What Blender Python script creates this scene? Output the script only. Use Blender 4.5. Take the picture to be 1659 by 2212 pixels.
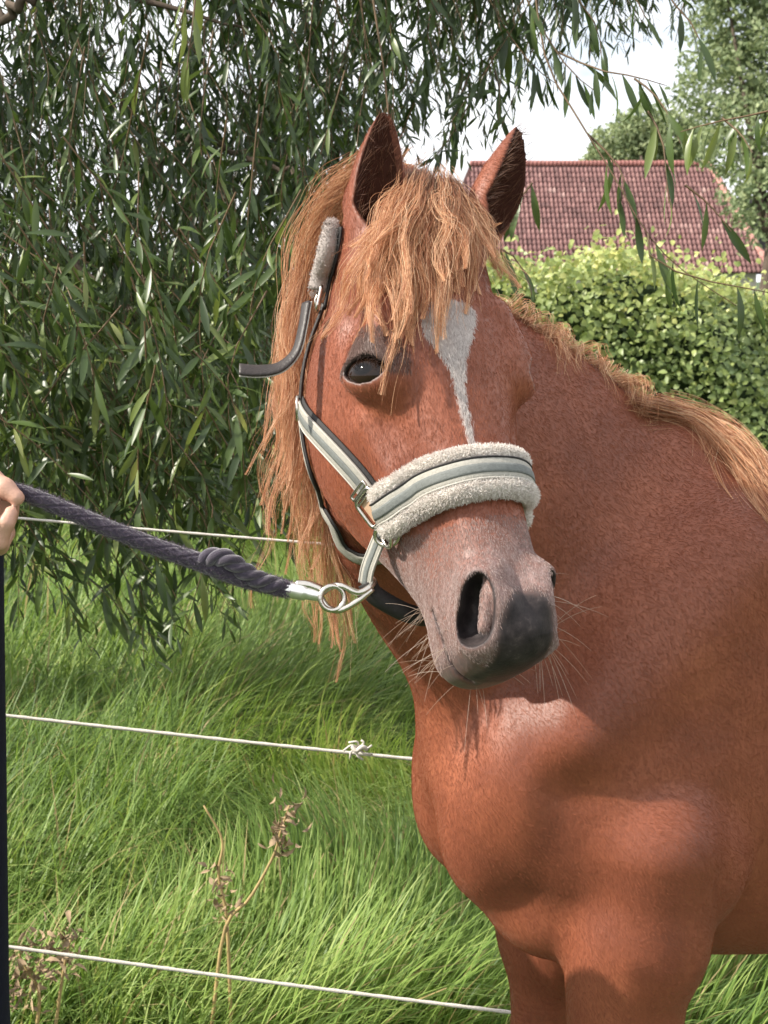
import bpy, bmesh, math, random, time
import numpy as np
from mathutils import Vector, Matrix
T0 = time.time()
for o in list(bpy.data.objects):
    bpy.data.objects.remove(o)
SC = bpy.context.scene
COL = SC.collection
rad = math.radians

# ------------------------------------------------------------------ camera
CAM_Z, PITCH, FPX = 1.6, rad(9.0), 3158.0       # FPX: focal length in units of a 1659 x 2212 picture
cam_d = bpy.data.cameras.new('camera')
cam = bpy.data.objects.new('camera', cam_d)
COL.objects.link(cam)
cam.location = (0, 0, CAM_Z)
cam.rotation_euler = (math.pi / 2 - PITCH, 0, 0)
cam_d.sensor_fit = 'VERTICAL'
cam_d.sensor_height = 36
cam_d.lens = 36 * FPX / 2212
cam_d.clip_end = 3000
cam_d.dof.use_dof = True
cam_d.dof.focus_distance = 1.66
cam_d.dof.aperture_fstop = 20.0
SC.camera = cam

# ------------------------------------------------------------------ light
SUN_TO = Vector((-0.76, -0.13, 0.64)).normalized()   # towards the sun: on the left
sun_el = math.asin(SUN_TO.z)
sun_az = math.atan2(SUN_TO.x, SUN_TO.y)               # clockwise from +Y
sd = bpy.data.lights.new('sun', 'SUN')
sd.energy = 4.9
sd.angle = rad(0.6)
sd.color = (1.0, 0.93, 0.82)
so = bpy.data.objects.new('sun', sd)
COL.objects.link(so)
so.location = (-6, -4, 8)
so.rotation_euler = SUN_TO.to_track_quat('Z', 'Y').to_euler()

w = bpy.data.worlds.new('World')
SC.world = w
w.use_nodes = True
wn, wl = w.node_tree.nodes, w.node_tree.links
wn.clear()
wout = wn.new('ShaderNodeOutputWorld')
bg = wn.new('ShaderNodeBackground')
sky = wn.new('ShaderNodeTexSky')
sky.sky_type = 'NISHITA'
sky.sun_disc = False
sky.sun_elevation = sun_el
sky.sun_rotation = sun_az
sky.air_density = 1.0
sky.dust_density = 1.5
sky.ozone_density = 1.5
# broken white cloud over the blue
tc = wn.new('ShaderNodeTexCoord')
mp = wn.new('ShaderNodeMapping')
mp.inputs['Scale'].default_value = (1.0, 1.0, 2.6)
mp.inputs['Location'].default_value = (3.1, 0.4, 0.2)
nz = wn.new('ShaderNodeTexNoise')
nz.inputs['Scale'].default_value = 3.2
nz.inputs['Detail'].default_value = 7
nz.inputs['Roughness'].default_value = 0.55
cr = wn.new('ShaderNodeValToRGB')
cr.color_ramp.elements[0].position = 0.27
cr.color_ramp.elements[1].position = 0.44
mix = wn.new('ShaderNodeMixRGB')
mix.inputs[2].default_value = (8.4, 8.5, 8.8, 1)
wl.new(tc.outputs['Generated'], mp.inputs['Vector'])
wl.new(mp.outputs['Vector'], nz.inputs['Vector'])
wl.new(nz.outputs['Fac'], cr.inputs['Fac'])
wl.new(cr.outputs['Color'], mix.inputs[0])
wl.new(sky.outputs['Color'], mix.inputs[1])
wl.new(mix.outputs['Color'], bg.inputs['Color'])
bg.inputs['Strength'].default_value = 0.108
wl.new(bg.outputs['Background'], wout.inputs['Surface'])

SC.view_settings.view_transform = 'Standard'
SC.view_settings.look = 'None'
SC.view_settings.gamma = 1.0
SC.view_settings.exposure = 0.72
SC.render.engine = 'CYCLES'
SC.cycles.max_bounces = 4
SC.cycles.diffuse_bounces = 3
SC.cycles.glossy_bounces = 2
SC.cycles.transmission_bounces = 3
SC.cycles.adaptive_threshold = 0.02
SC.cycles.transparent_max_bounces = 4
SC.cycles.use_denoising = True
try:
    SC.cycles_curves.shape = 'RIBBONS'
    SC.cycles_curves.subdivisions = 2
except Exception:
    pass

# ------------------------------------------------------------------ geometry helpers
cF = np.array([0, math.cos(PITCH), -math.sin(PITCH)])
cU = np.array([0, math.sin(PITCH), math.cos(PITCH)])
cR = np.array([1.0, 0, 0])
cC = np.array([0, 0, CAM_Z])


def ray(px, py):
    return cF + (px - 829.5) / FPX * cR - (py - 1106) / FPX * cU


def at(px, py, d):
    """point seen at (px, py) of a 1659 x 2212 picture, d metres deep"""
    return cC + d * ray(px, py)


def nrm(v):
    v = np.asarray(v, float)
    return v / (np.linalg.norm(v, axis=-1, keepdims=True) + 1e-12)


def mesh_obj(name, verts, faces, material, parent=None, smooth=True):
    me = bpy.data.meshes.new(name)
    me.from_pydata([tuple(v) for v in verts], [], [tuple(f) for f in faces])
    return link_mesh(name, me, material, parent, smooth)


def link_mesh(name, me, material, parent=None, smooth=True):
    if material is not None and not me.materials:
        me.materials.append(material)
    if smooth:
        me.polygons.foreach_set('use_smooth', np.ones(len(me.polygons), bool))
    me.update()
    o = bpy.data.objects.new(name, me)
    COL.objects.link(o)
    if parent is not None:
        o.parent = parent
        o.matrix_parent_inverse = Matrix.Translation(parent.location).inverted()
    return o


def fast_mesh(name, V, polys, material, parent=None, smooth=True):
    """V (n,3) float array, polys (m,k) int array, all faces with k corners"""
    V = np.ascontiguousarray(V, np.float32)
    polys = np.ascontiguousarray(polys, np.int32)
    me = bpy.data.meshes.new(name)
    m, k = polys.shape
    me.vertices.add(len(V))
    me.vertices.foreach_set('co', V.ravel())
    me.loops.add(m * k)
    me.loops.foreach_set('vertex_index', polys.ravel())
    me.polygons.add(m)
    me.polygons.foreach_set('loop_start', np.arange(0, m * k, k, dtype=np.int32))
    me.polygons.foreach_set('loop_total', np.full(m, k, np.int32))
    me.update(calc_edges=True)
    me.validate()
    return link_mesh(name, me, material, parent, smooth)


def set_attr(me, name, arr, domain='POINT'):
    arr = np.asarray(arr, np.float32)
    if arr.ndim == 1:
        a = me.attributes.new(name, 'FLOAT', domain)
        a.data.foreach_set('value', arr)
    else:
        a = me.attributes.new(name, 'FLOAT_VECTOR', domain)
        a.data.foreach_set('vector', arr.ravel())


def empty(name, loc, label=None, cat=None, group=None):
    o = bpy.data.objects.new(name, None)
    COL.objects.link(o)
    o.location = tuple(float(x) for x in loc)
    if label:
        tag(o, label, cat, group)
    return o


def tag(o, label=None, cat=None, group=None, kind=None):
    if label: o['label'] = label
    if cat: o['category'] = cat
    if group: o['group'] = group
    if kind: o['kind'] = kind
    return o


def catmull(P, n):
    """resample control points P (m,k) to n points with a Catmull-Rom spline"""
    P = np.asarray(P, float)
    m = len(P)
    E = np.vstack([2 * P[0] - P[1], P, 2 * P[-1] - P[-2]])
    u = np.linspace(0, m - 1, n)
    i = np.minimum(u.astype(int), m - 2)
    f = (u - i)[:, None]
    a, b, c, d = E[i], E[i + 1], E[i + 2], E[i + 3]
    return 0.5 * (2 * b + (c - a) * f + (2 * a - 5 * b + 4 * c - d) * f ** 2 + (3 * b - a - 3 * c + d) * f ** 3)


class MB:
    """collects shapes, builds ONE mesh object"""
    def __init__(s):
        s.v, s.f, s.n = [], [], 0

    def add(s, V, F):
        s.v.append(np.asarray(V, float).reshape(-1, 3))
        s.f += [tuple(int(i) + s.n for i in f) for f in F]
        s.n += len(s.v[-1])
        return s

    def tube(s, P, r, seg=10, closed=False, flat=1.0, up=None):
        P = np.asarray(P, float)
        n = len(P)
        r = np.broadcast_to(np.asarray(r, float), (n,))
        if closed:
            T = nrm(np.roll(P, -1, 0) - np.roll(P, 1, 0))
        else:
            T = nrm(np.gradient(P, axis=0))
        ref = np.array(up if up is not None else (0.12, 0.21, 1.0), float)
        N = ref - T * (T @ ref)[:, None]
        if up is None:   # parallel transport
            N = np.zeros((n, 3))
            x = ref - T[0] * (T[0] @ ref)
            if np.linalg.norm(x) < 1e-3: x = np.array([1.0, 0, 0]) - T[0] * T[0][0]
            for i in range(n):
                x = x - T[i] * (T[i] @ x)
                x = x / np.linalg.norm(x)
                N[i] = x
        N = nrm(N)
        B = np.cross(T, N)
        a = np.arange(seg) * 2 * math.pi / seg
        V = P[:, None] + r[:, None, None] * (np.cos(a)[None, :, None] * N[:, None] * flat + np.sin(a)[None, :, None] * B[:, None])
        F = []
        for i in range(n if closed else n - 1):
            j = (i + 1) % n
            for k in range(seg):
                l = (k + 1) % seg
                F.append((i * seg + k, i * seg + l, j * seg + l, j * seg + k))
        if not closed:
            F.append(tuple(range(seg))[::-1])
            F.append(tuple((n - 1) * seg + k for k in range(seg)))
        return s.add(V, F)

    def ribbon(s, P, N, w, th, bulge=0.0, across=7, closed=False):
        """strap along P with outward normals N, width w, thickness th: a closed band with rounded edges"""
        P = np.asarray(P, float); N = nrm(N)
        n = len(P)
        w = np.broadcast_to(np.asarray(w, float), (n,)); th = np.broadcast_to(np.asarray(th, float), (n,))
        T = nrm(np.roll(P, -1, 0) - np.roll(P, 1, 0)) if closed else nrm(np.gradient(P, axis=0))
        S = nrm(np.cross(T, N)); N = np.cross(S, T)
        q = np.linspace(-1, 1, across)
        prof = [(x, 1.0 - 0.35 * abs(x) ** 6 + bulge * (1 - x * x)) for x in q] + [(x, 0.0 + 0.35 * abs(x) ** 6) for x in q[::-1]]
        prof = np.array(prof); m = len(prof)
        V = P[:, None] + S[:, None] * (prof[None, :, 0:1] * w[:, None, None] / 2) + N[:, None] * (prof[None, :, 1:2] * th[:, None, None])
        F = []
        for i in range(n if closed else n - 1):
            j = (i + 1) % n
            for k in range(m):
                l = (k + 1) % m
                F.append((i * m + k, i * m + l, j * m + l, j * m + k))
        if not closed:
            F.append(tuple(range(m))[::-1])
            F.append(tuple((n - 1) * m + k for k in range(m)))
        return s.add(V, F)

    def box(s, c, ax, half):
        c = np.asarray(c, float); ax = [np.asarray(a, float) for a in ax]
        V = [c + sx * half[0] * ax[0] + sy * half[1] * ax[1] + sz * half[2] * ax[2] for sx in (-1, 1) for sy in (-1, 1) for sz in (-1, 1)]
        F = [(0, 1, 3, 2), (4, 6, 7, 5), (0, 4, 5, 1), (2, 3, 7, 6), (0, 2, 6, 4), (1, 5, 7, 3)]
        return s.add(V, F)

    def build(s, name, material, parent=None, smooth=True, bevel=0.0, fix=True):
        o = mesh_obj(name, np.vstack(s.v), s.f, material, parent, smooth)
        if fix:
            bm = bmesh.new(); bm.from_mesh(o.data)
            bmesh.ops.recalc_face_normals(bm, faces=bm.faces)
            bm.to_mesh(o.data); bm.free()
        if bevel:
            m = o.modifiers.new('bevel', 'BEVEL'); m.width = bevel; m.segments = 2
        return o


# ------------------------------------------------------------------ material helpers
def new_mat(name):
    m = bpy.data.materials.new(name)
    m.use_nodes = True
    n, l = m.node_tree.nodes, m.node_tree.links
    return m, n, l, n['Principled BSDF']


def lin(c):
    """sRGB 0-255 to linear"""
    return tuple(((x / 255 + 0.055) / 1.055) ** 2.4 if x > 10 else x / 255 / 12.92 for x in c) + (1,)


def ramp(n, pts):
    r = n.new('ShaderNodeValToRGB')
    e = r.color_ramp.elements
    while len(e) < len(pts):
        e.new(0.5)
    for i, (p, c) in enumerate(pts):
        e[i].position = p
        e[i].color = c if len(c) == 4 else tuple(c) + (1,)
    return r


def noise(n, l, scale, detail=3, rough=0.5, vec=None, dist=0.0):
    t = n.new('ShaderNodeTexNoise')
    t.inputs['Scale'].default_value = scale
    t.inputs['Detail'].default_value = detail
    t.inputs['Roughness'].default_value = rough
    t.inputs['Distortion'].default_value = dist
    if vec is not None:
        l.new(vec, t.inputs['Vector'])
    return t


def simple_mat(name, col, rough=0.6, metal=0.0, var=0.15, scale=40, bump=0.0, bscale=200, spec=0.5, coords='Object', sheen=0.0):
    m, n, l, b = new_mat(name)
    t = n.new('ShaderNodeTexCoord')
    z = noise(n, l, scale, 4, 0.6, t.outputs[coords])
    c = np.array(col[:3])
    r = ramp(n, [(0.25, tuple(c * (1 - var))), (0.75, tuple(np.minimum(c * (1 + var), 1)))])
    l.new(z.outputs['Fac'], r.inputs['Fac'])
    l.new(r.outputs['Color'], b.inputs['Base Color'])
    b.inputs['Roughness'].default_value = rough
    b.inputs['Metallic'].default_value = metal
    b.inputs['Specular IOR Level'].default_value = spec
    if sheen:
        b.inputs['Sheen Weight'].default_value = sheen
        b.inputs['Sheen Roughness'].default_value = 0.5
    if bump:
        z2 = noise(n, l, bscale, 3, 0.6, t.outputs[coords])
        bp = n.new('ShaderNodeBump')
        bp.inputs['Strength'].default_value = bump
        bp.inputs['Distance'].default_value = 0.002
        l.new(z2.outputs['Fac'], bp.inputs['Height'])
        l.new(bp.outputs['Normal'], b.inputs['Normal'])
    return m

# ------------------------------------------------------------------ ground
def leaf_mat(name, cols, trans=.35, rough=.45, attr='rnd', spec=.35):
    m, n, l, b = new_mat(name)
    a = n.new('ShaderNodeAttribute'); a.attribute_name = attr
    r = ramp(n, cols)
    l.new(a.outputs['Fac'], r.inputs['Fac'])
    l.new(r.outputs['Color'], b.inputs['Base Color'])
    b.inputs['Roughness'].default_value = rough
    b.inputs['Specular IOR Level'].default_value = spec
    tr = n.new('ShaderNodeBsdfTranslucent'); ms = n.new('ShaderNodeMixShader'); ms.inputs[0].default_value = trans
    hs = n.new('ShaderNodeHueSaturation'); hs.inputs['Saturation'].default_value = 1.1; hs.inputs['Value'].default_value = 1.35
    hs.inputs['Hue'].default_value = .485
    l.new(r.outputs['Color'], hs.inputs['Color']); l.new(hs.outputs['Color'], tr.inputs['Color'])
    l.new(b.outputs[0], ms.inputs[1]); l.new(tr.outputs[0], ms.inputs[2])
    l.new(ms.outputs[0], n['Material Output'].inputs['Surface'])
    return m


m_gr, n, l, b = new_mat('meadow_soil')
tcx = n.new('ShaderNodeTexCoord')
z = noise(n, l, 1.3, 6, .65, tcx.outputs['Object']); z2 = noise(n, l, 30, 4, .6, tcx.outputs['Object'])
r1 = ramp(n, [(.3, (.030, .048, .014)), (.55, (.050, .085, .022)), (.8, (.085, .12, .035))]); l.new(z.outputs['Fac'], r1.inputs['Fac'])
mx = n.new('ShaderNodeMixRGB'); mx.blend_type = 'MULTIPLY'; mx.inputs[0].default_value = .7
r2 = ramp(n, [(.3, (.5, .5, .45)), (.7, (1.2, 1.2, 1.1))]); l.new(z2.outputs['Fac'], r2.inputs['Fac'])
l.new(r1.outputs['Color'], mx.inputs[1]); l.new(r2.outputs['Color'], mx.inputs[2]); l.new(mx.outputs['Color'], b.inputs['Base Color'])
b.inputs['Roughness'].default_value = .95
gxs = np.concatenate([[-900, -200, -60], np.linspace(-14, 14, 57), [60, 200, 900]]); gys = np.concatenate([[-300, -60, -12], np.linspace(-5, 22, 55), [60, 200, 1400]])
GX, GY = np.meshgrid(gxs, gys, indexing='ij')
def gz_(x, y):
    return .02 * np.sin(x * 1.3 + .4) * np.cos(y * .9) * np.clip((y - 2.6) / 2, 0, 1)
V = np.stack([GX, GY, np.where((np.abs(GX) < 14) & (GY < 22), gz_(GX, GY), 0)], -1).reshape(-1, 3)
idx = np.arange(len(V)).reshape(GX.shape)
Fq = np.stack([idx[:-1, :-1], idx[1:, :-1], idx[1:, 1:], idx[:-1, 1:]], -1).reshape(-1, 4)
ground = tag(fast_mesh('ground', V, Fq, m_gr), kind='structure')

# ------------------------------------------------------------------ long grass
rg = np.random.default_rng(2)


def blades(name, X, Y, L, W, lean, seg=4, z0=0.0, seed=0):
    r_ = np.random.default_rng(seed)
    n_ = len(X)
    az = r_.random(n_) * 2 * math.pi
    az = np.where(r_.random(n_) < .35, r_.normal(.5, 1.0, n_), az)          # the sward leans one way
    d = np.stack([np.cos(az), np.sin(az), np.zeros(n_)], 1)
    s = np.stack([-np.sin(az), np.cos(az), np.zeros(n_)], 1)
    tw = r_.normal(0, .5, n_)
    u = np.linspace(0, 1, seg + 1)
    bend = lean * r_.uniform(.3, 1.6, n_) * np.where(r_.random(n_) < .2, 1.9, 1)
    L = L * (.72 + .6 * np.clip(.5 + .5 * np.sin(X * 5.3 + 2 * np.sin(Y * 3.1)) * np.cos(Y * 4.7 + np.sin(X * 6.1)), 0, 1))
    ang = (u[None] ** 1.3) * bend[:, None] + r_.uniform(.0, .35, n_)[:, None]
    dl = L[:, None] / seg
    hx = np.cumsum(np.sin(ang) * dl, 1) - np.sin(ang[:, :1]) * dl; hz = np.cumsum(np.cos(ang) * dl, 1) - np.cos(ang[:, :1]) * dl
    base = np.stack([X, Y, gz_(X, Y) + z0 - .01], 1)
    C = base[:, None] + hx[:, :, None] * d[:, None] + hz[:, :, None] * np.array([0, 0, 1.0])
    wp = W[:, None] * (1 - u[None] ** 2.2 * .93) * .5
    sd_ = s[:, None] * np.cos(tw[:, None] * u[None])[:, :, None] + d[:, None] * np.sin(tw[:, None] * u[None])[:, :, None]
    V = np.stack([C - sd_ * wp[:, :, None], C + sd_ * wp[:, :, None]], 2)     # n, seg+1, 2, 3
    k = 2 * (seg + 1)
    i0 = (np.arange(n_) * k)[:, None] + (np.arange(seg) * 2)[None]
    Fq = np.stack([i0, i0 + 1, i0 + 3, i0 + 2], -1).reshape(-1, 4)
    o = fast_mesh(name, V.reshape(-1, 3), Fq, GRASS)
    cl = .5 + .42 * np.sin(X * 2.1 + 1.3 * np.sin(Y * 1.7)) * np.cos(Y * 1.5 + .6 * np.sin(X * 2.6))
    rn = np.clip(cl * .55 + r_.normal(.22, .22, n_), 0, .93)
    rn = np.where(r_.random(n_) < .05, r_.uniform(.95, 1, n_), rn)
    set_attr(o.data, 'rnd', np.repeat(rn, k))
    return o


GRASS = leaf_mat('grass_blade', [(0, (.070, .130, .030)), (.35, (.145, .240, .052)), (.65, (.235, .345, .085)), (.93, (.370, .460, .145)), (.96, (.38, .30, .13)), (1, (.46, .38, .20))], .40, .50)


def scatter(n_, x0, x1, y0, y1, p=1.0, seed=0):
    r_ = np.random.default_rng(seed)
    y = y0 + (y1 - y0) * r_.random(n_) ** p
    k = .36 * y + .45
    x = r_.uniform(np.maximum(x0, -k), np.minimum(x1, k))
    # tussocks
    q = r_.random(n_) < .6
    cx = np.round(x / .16) * .16 + .05 * np.sin(np.round(y / .16) * 7.1); cy = np.round(y / .16) * .16 + .05 * np.cos(np.round(x / .16) * 5.3)
    x = np.where(q, cx + r_.normal(0, .045, n_), x); y = np.where(q, cy + r_.normal(0, .045, n_), y)
    return x, y


parts = []
x, y = scatter(36000, -3, 3, 2.75, 4.8, 1.0, 1)
gl = rg.uniform(.14, .42, len(x))
g1 = blades('long_grass', x, y, gl, rg.uniform(.0035, .0075, len(x)), 1.25, 5, 0, 1)
tag(g1, 'long green meadow grass behind the fence', 'grass', kind='stuff')
x, y = scatter(40000, -4, 4, 4.8, 9.2, .85, 2)
g2 = blades('long_grass', x, y, rg.uniform(.22, .50, len(x)), rg.uniform(.005, .010, len(x)), 1.1, 4, 0, 2)
tag(g2, 'finer grass further back under the willow and up to the hedge', 'grass', kind='stuff')
x = rg.uniform(-2.5, 3, 12000); y = rg.uniform(.6, 2.8, 12000)
g3 = blades('paddock_grass', x, y, rg.uniform(.05, .14, len(x)), rg.uniform(.003, .006, len(x)), .9, 3, 0, 3)
tag(g3, 'short grazed paddock grass under the horse', 'grass', kind='stuff')

# ------------------------------------------------------------------ leaves
def leaves(P, D, N, L, W, curl, prof=(.06, .55, .95, 1.0, .70, .04), fold=.25):
    """lanceolate blades: P base, D direction, N face normal -> V (n,k,3), faces of one leaf"""
    n_ = len(P); m = len(prof)
    D = nrm(D); N = nrm(N - D * (N * D).sum(1, keepdims=True)); S = np.cross(D, N)
    u = np.linspace(0, 1, m); pr = np.array(prof)
    ang = curl[:, None] * u[None]
    ca = P[:, None] + L[:, None, None] * u[None, :, None] * (D[:, None] * np.cos(ang * .5)[:, :, None] - N[:, None] * np.sin(ang * .5)[:, :, None])
    w = (W[:, None] * pr[None] * .5)[:, :, None]
    Nn = N[:, None] * np.cos(ang)[:, :, None] + D[:, None] * np.sin(ang)[:, :, None]
    A = ca + S[:, None] * w + Nn * w * fold
    B = ca - S[:, None] * w + Nn * w * fold
    V = np.stack([A, ca, B], 2).reshape(n_, m * 3, 3)
    F1 = []
    for i in range(m - 1):
        F1 += [(i * 3, i * 3 + 1, i * 3 + 4, i * 3 + 3), (i * 3 + 1, i * 3 + 2, i * 3 + 5, i * 3 + 4)]
    return V, np.array(F1)


def leaf_mass(name, V, F1, rn, material, parent):
    n_, k, _ = V.shape
    F = (np.arange(n_) * k)[:, None, None] + F1[None]
    o = fast_mesh(name, V.reshape(-1, 3), F.reshape(-1, F1.shape[1]), material, parent)
    set_attr(o.data, 'rnd', np.repeat(rn, k))
    return o


# ------------------------------------------------------------------ willow
WILLOW = leaf_mat('willow_leaf', [(0, (.024, .045, .014)), (.35, (.045, .078, .022)), (.7, (.085, .130, .034)), (.92, (.165, .210, .055)), (1, (.27, .30, .10))], .30, .38, spec=.5)
BARK = simple_mat('willow_bark', (.085, .062, .045), .9, 0, .45, 14, .9, 60)
TWIG = simple_mat('willow_twig', (.125, .078, .038), .6, 0, .3, 20, .2, 100)
willow = empty('willow_tree', (-2.05, 4.9, 0), 'willow tree with drooping narrow leaved branches behind the fence', 'tree')
rw = np.random.default_rng(17)
tr = catmull([(-2.05, 4.9, -.1), (-2.0, 4.88, .8), (-1.9, 4.8, 1.7), (-1.75, 4.75, 2.6), (-1.5, 4.75, 3.4)], 26)
MB().tube(tr, np.interp(np.linspace(0, 1, 26), [0, .08, .5, 1], [.34, .26, .21, .15]), 16).build('trunk', BARK, willow)
LIMBS = [
    ([(-1.8, 4.78, 2.4), (-1.2, 4.4, 3.0), (-.5, 4.1, 3.15), (.3, 3.9, 3.0), (1.0, 3.7, 2.75)], .075, .003),
    ([(-1.6, 4.75, 3.1), (-1.0, 4.6, 3.6), (-.3, 4.5, 3.7), (.5, 4.6, 3.5), (1.1, 4.7, 3.2)], .07, .003),
    ([(-1.85, 4.8, 2.2), (-1.55, 4.2, 2.5), (-1.2, 3.7, 2.45), (-.8, 3.5, 2.30), (-.3, 3.35, 2.15)], .05, .002),
    ([(-1.9, 4.8, 2.0), (-2.2, 4.2, 2.7), (-2.3, 3.5, 3.1), (-2.2, 2.9, 3.2)], .08, .02),
    ([(-1.7, 4.75, 2.9), (-1.9, 4.9, 3.9), (-1.8, 5.0, 4.8)], .09, .03),
    ([at(-120, 70, 3.2), at(0, 30, 3.15), at(95, -14, 3.1), at(230, -90, 3.05)], .013, .008),
    ([at(250, 330, 4.3), at(330, 370, 4.25), at(420, 300, 4.2), at(560, 345, 4.2), at(690, 395, 4.1)], .014, .006),
    ([at(110, 520, 4.2), at(250, 640, 4.1), at(380, 720, 4.0), at(520, 760, 3.9)], .013, .005),
]
for P_, a_, b2 in LIMBS:
    q = catmull(P_, 30)
    q[2:-1] += rw.normal(0, .008, (27, 3))
    MB().tube(q, np.linspace(a_, b2, 30), 9).build('limb', BARK, willow)

tw_paths, tw_rad, leafP, leafD, leafN, leafL, leafW, leafC, leafR, leafHero = [], [], [], [], [], [], [], [], [], []


def twig(P, every, lmin, lmax, rr=.0022, tone=0.0, hero=False, start=.05, down=.55, spread=.9, r_=rw):
    """leafy twig along control points P"""
    L = np.linalg.norm(np.diff(P, axis=0), axis=1).sum()
    k = max(6, int(L / .06))
    q = catmull(P, k)
    tw_paths.append(q); tw_rad.append(np.linspace(rr, rr * .35, k))
    n_ = max(3, int(L * (1 - start) / every))
    T = nrm(np.gradient(q, axis=0))
    i = np.arange(n_)
    a = np.minimum(start + (1 - start) * (i + r_.random(n_) * .6) / n_, .999)
    x = a * (k - 1); j = x.astype(int); f = (x - j)[:, None]
    p = q[j] * (1 - f) + q[np.minimum(j + 1, k - 1)] * f; t = T[j]
    az = (i * 2.4 + r_.normal(0, .5, n_))[:, None]
    e1 = nrm(np.cross(t, np.array([.3, .9, .2]))); e2 = np.cross(t, e1)
    out = np.cos(az) * e1 + np.sin(az) * e2
    d = nrm(t * .5 + out * spread + np.array([0, 0, -down]) + r_.normal(0, .42 if not hero else .15, (n_, 3)))
    nn = nrm(out * .6 + np.array([0, -.4, .7]) + r_.normal(0, .5, (n_, 3)) * [1, 1, 0])
    ll = r_.uniform(lmin, lmax, n_) * (1 - .45 * np.maximum(0, a - .8) / .2)
    leafP.append(p); leafD.append(d); leafN.append(nn); leafL.append(ll)
    leafW.append(ll * r_.uniform(.13, .19, n_)); leafC.append(r_.uniform(.1, .9, n_))
    leafR.append(np.clip(r_.normal(.38, .2, n_) + tone, 0, 1)); leafHero.append(np.full(n_, hero))


def low_edge(px):
    """how far down the crown hangs (picture units at this bearing)"""
    return np.interp(px, [-400, 0, 120, 250, 400, 520, 600, 700, 760, 850, 1000, 1100, 1250, 1400, 1700, 2300],
                     [1300, 1330, 1310, 1400, 1370, 1350, 1180, 1020, 700, 420, 380, 330, 200, 110, 40, 30])


def density(px, py):
    d = 1.0
    if ((px - 380) / 200) ** 2 + ((py - 300) / 170) ** 2 < 1: d = .34          # window of sky
    if ((px - 520) / 150) ** 2 + ((py - 380) / 110) ** 2 < 1: d = .40
    if 900 < px < 1250 and py > 120: d = .55
    if 1150 < px and py > 0: d = .40
    if 560 < px < 800 and py > 250: d = 1.0
    if 620 < px < 900 and 60 < py < 330: d = .60
    if px < 620 and py > 930: d = .50
    if px < 620 and py > 1120: d = .36
    return d


cnt = 0
while cnt < 1020:
    px = rw.uniform(-420, 1500); dpt = 3.05 + 2.6 * rw.random() ** 1.1
    le = low_edge(px)
    py = rw.uniform(-260, le)
    if rw.random() > density(px, py): continue
    ln = rw.uniform(.35, .80)
    p1 = at(px, py, dpt)                       # lower end
    if p1[2] < .75: continue
    sway = np.array([rw.normal(.10, .22), rw.normal(-.05, .18), 0])
    top = p1 + np.array([0, 0, ln]) - sway * ln * 1.6
    mid = (p1 + top) / 2 + np.array([rw.normal(0, .05), rw.normal(0, .05), .06])
    c2 = p1 * .3 + mid * .7 + np.array([rw.normal(0, .02), 0, .0])
    tone = -.10 if py < 700 else .05  # crown's backlit shade above and glow below, put into leaf tone
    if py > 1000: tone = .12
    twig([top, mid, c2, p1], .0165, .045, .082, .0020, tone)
    cnt += 1
# deeper, darker layer
for _ in range(300):
    px = rw.uniform(-250, 860); py = rw.uniform(330, 1180)
    if px > 700 and py > 700: continue
    p1 = at(px, py, rw.uniform(4.6, 6.0))
    if p1[2] < .45: continue
    ln = rw.uniform(.4, .8)
    top = p1 + np.array([rw.normal(0, .25), rw.normal(0, .15), ln])
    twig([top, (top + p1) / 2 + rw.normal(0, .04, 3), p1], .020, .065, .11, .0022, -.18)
# outer crown, high and to the left (shades the part in view)
for _ in range(420):
    p1 = np.array([rw.uniform(-4.2, 1.2), rw.uniform(2.9, 6.6), 0]); p1[2] = 2.55 + 2.2 * rw.random()
    c_ = ((p1[0] + 1.6) / 3.0) ** 2 + ((p1[1] - 4.8) / 2.2) ** 2 + ((p1[2] - 2.6) / 2.6) ** 2
    if c_ > 1: continue
    ln = rw.uniform(.4, .9)
    top = p1 + np.array([rw.normal(0, .2), rw.normal(0, .2), ln])
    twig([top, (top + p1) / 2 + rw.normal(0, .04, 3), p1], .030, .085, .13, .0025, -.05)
# near sprays trailing over the grass
for _ in range(150):
    px = rw.uniform(-150, 640); dpt = rw.uniform(2.80, 3.5)
    py = rw.uniform(900, low_edge(px) + 60)
    p1 = at(px, py, dpt); ln = rw.uniform(.25, .55)
    sway = np.array([rw.normal(.15, .25), rw.normal(0, .15), 0])
    top = p1 + np.array([0, 0, ln]) - sway * ln * 1.6
    twig([top, (p1 + top) / 2 + np.array([rw.normal(0, .04), 0, .05]), p1], .020, .055, .10, .0019, .12)
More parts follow.
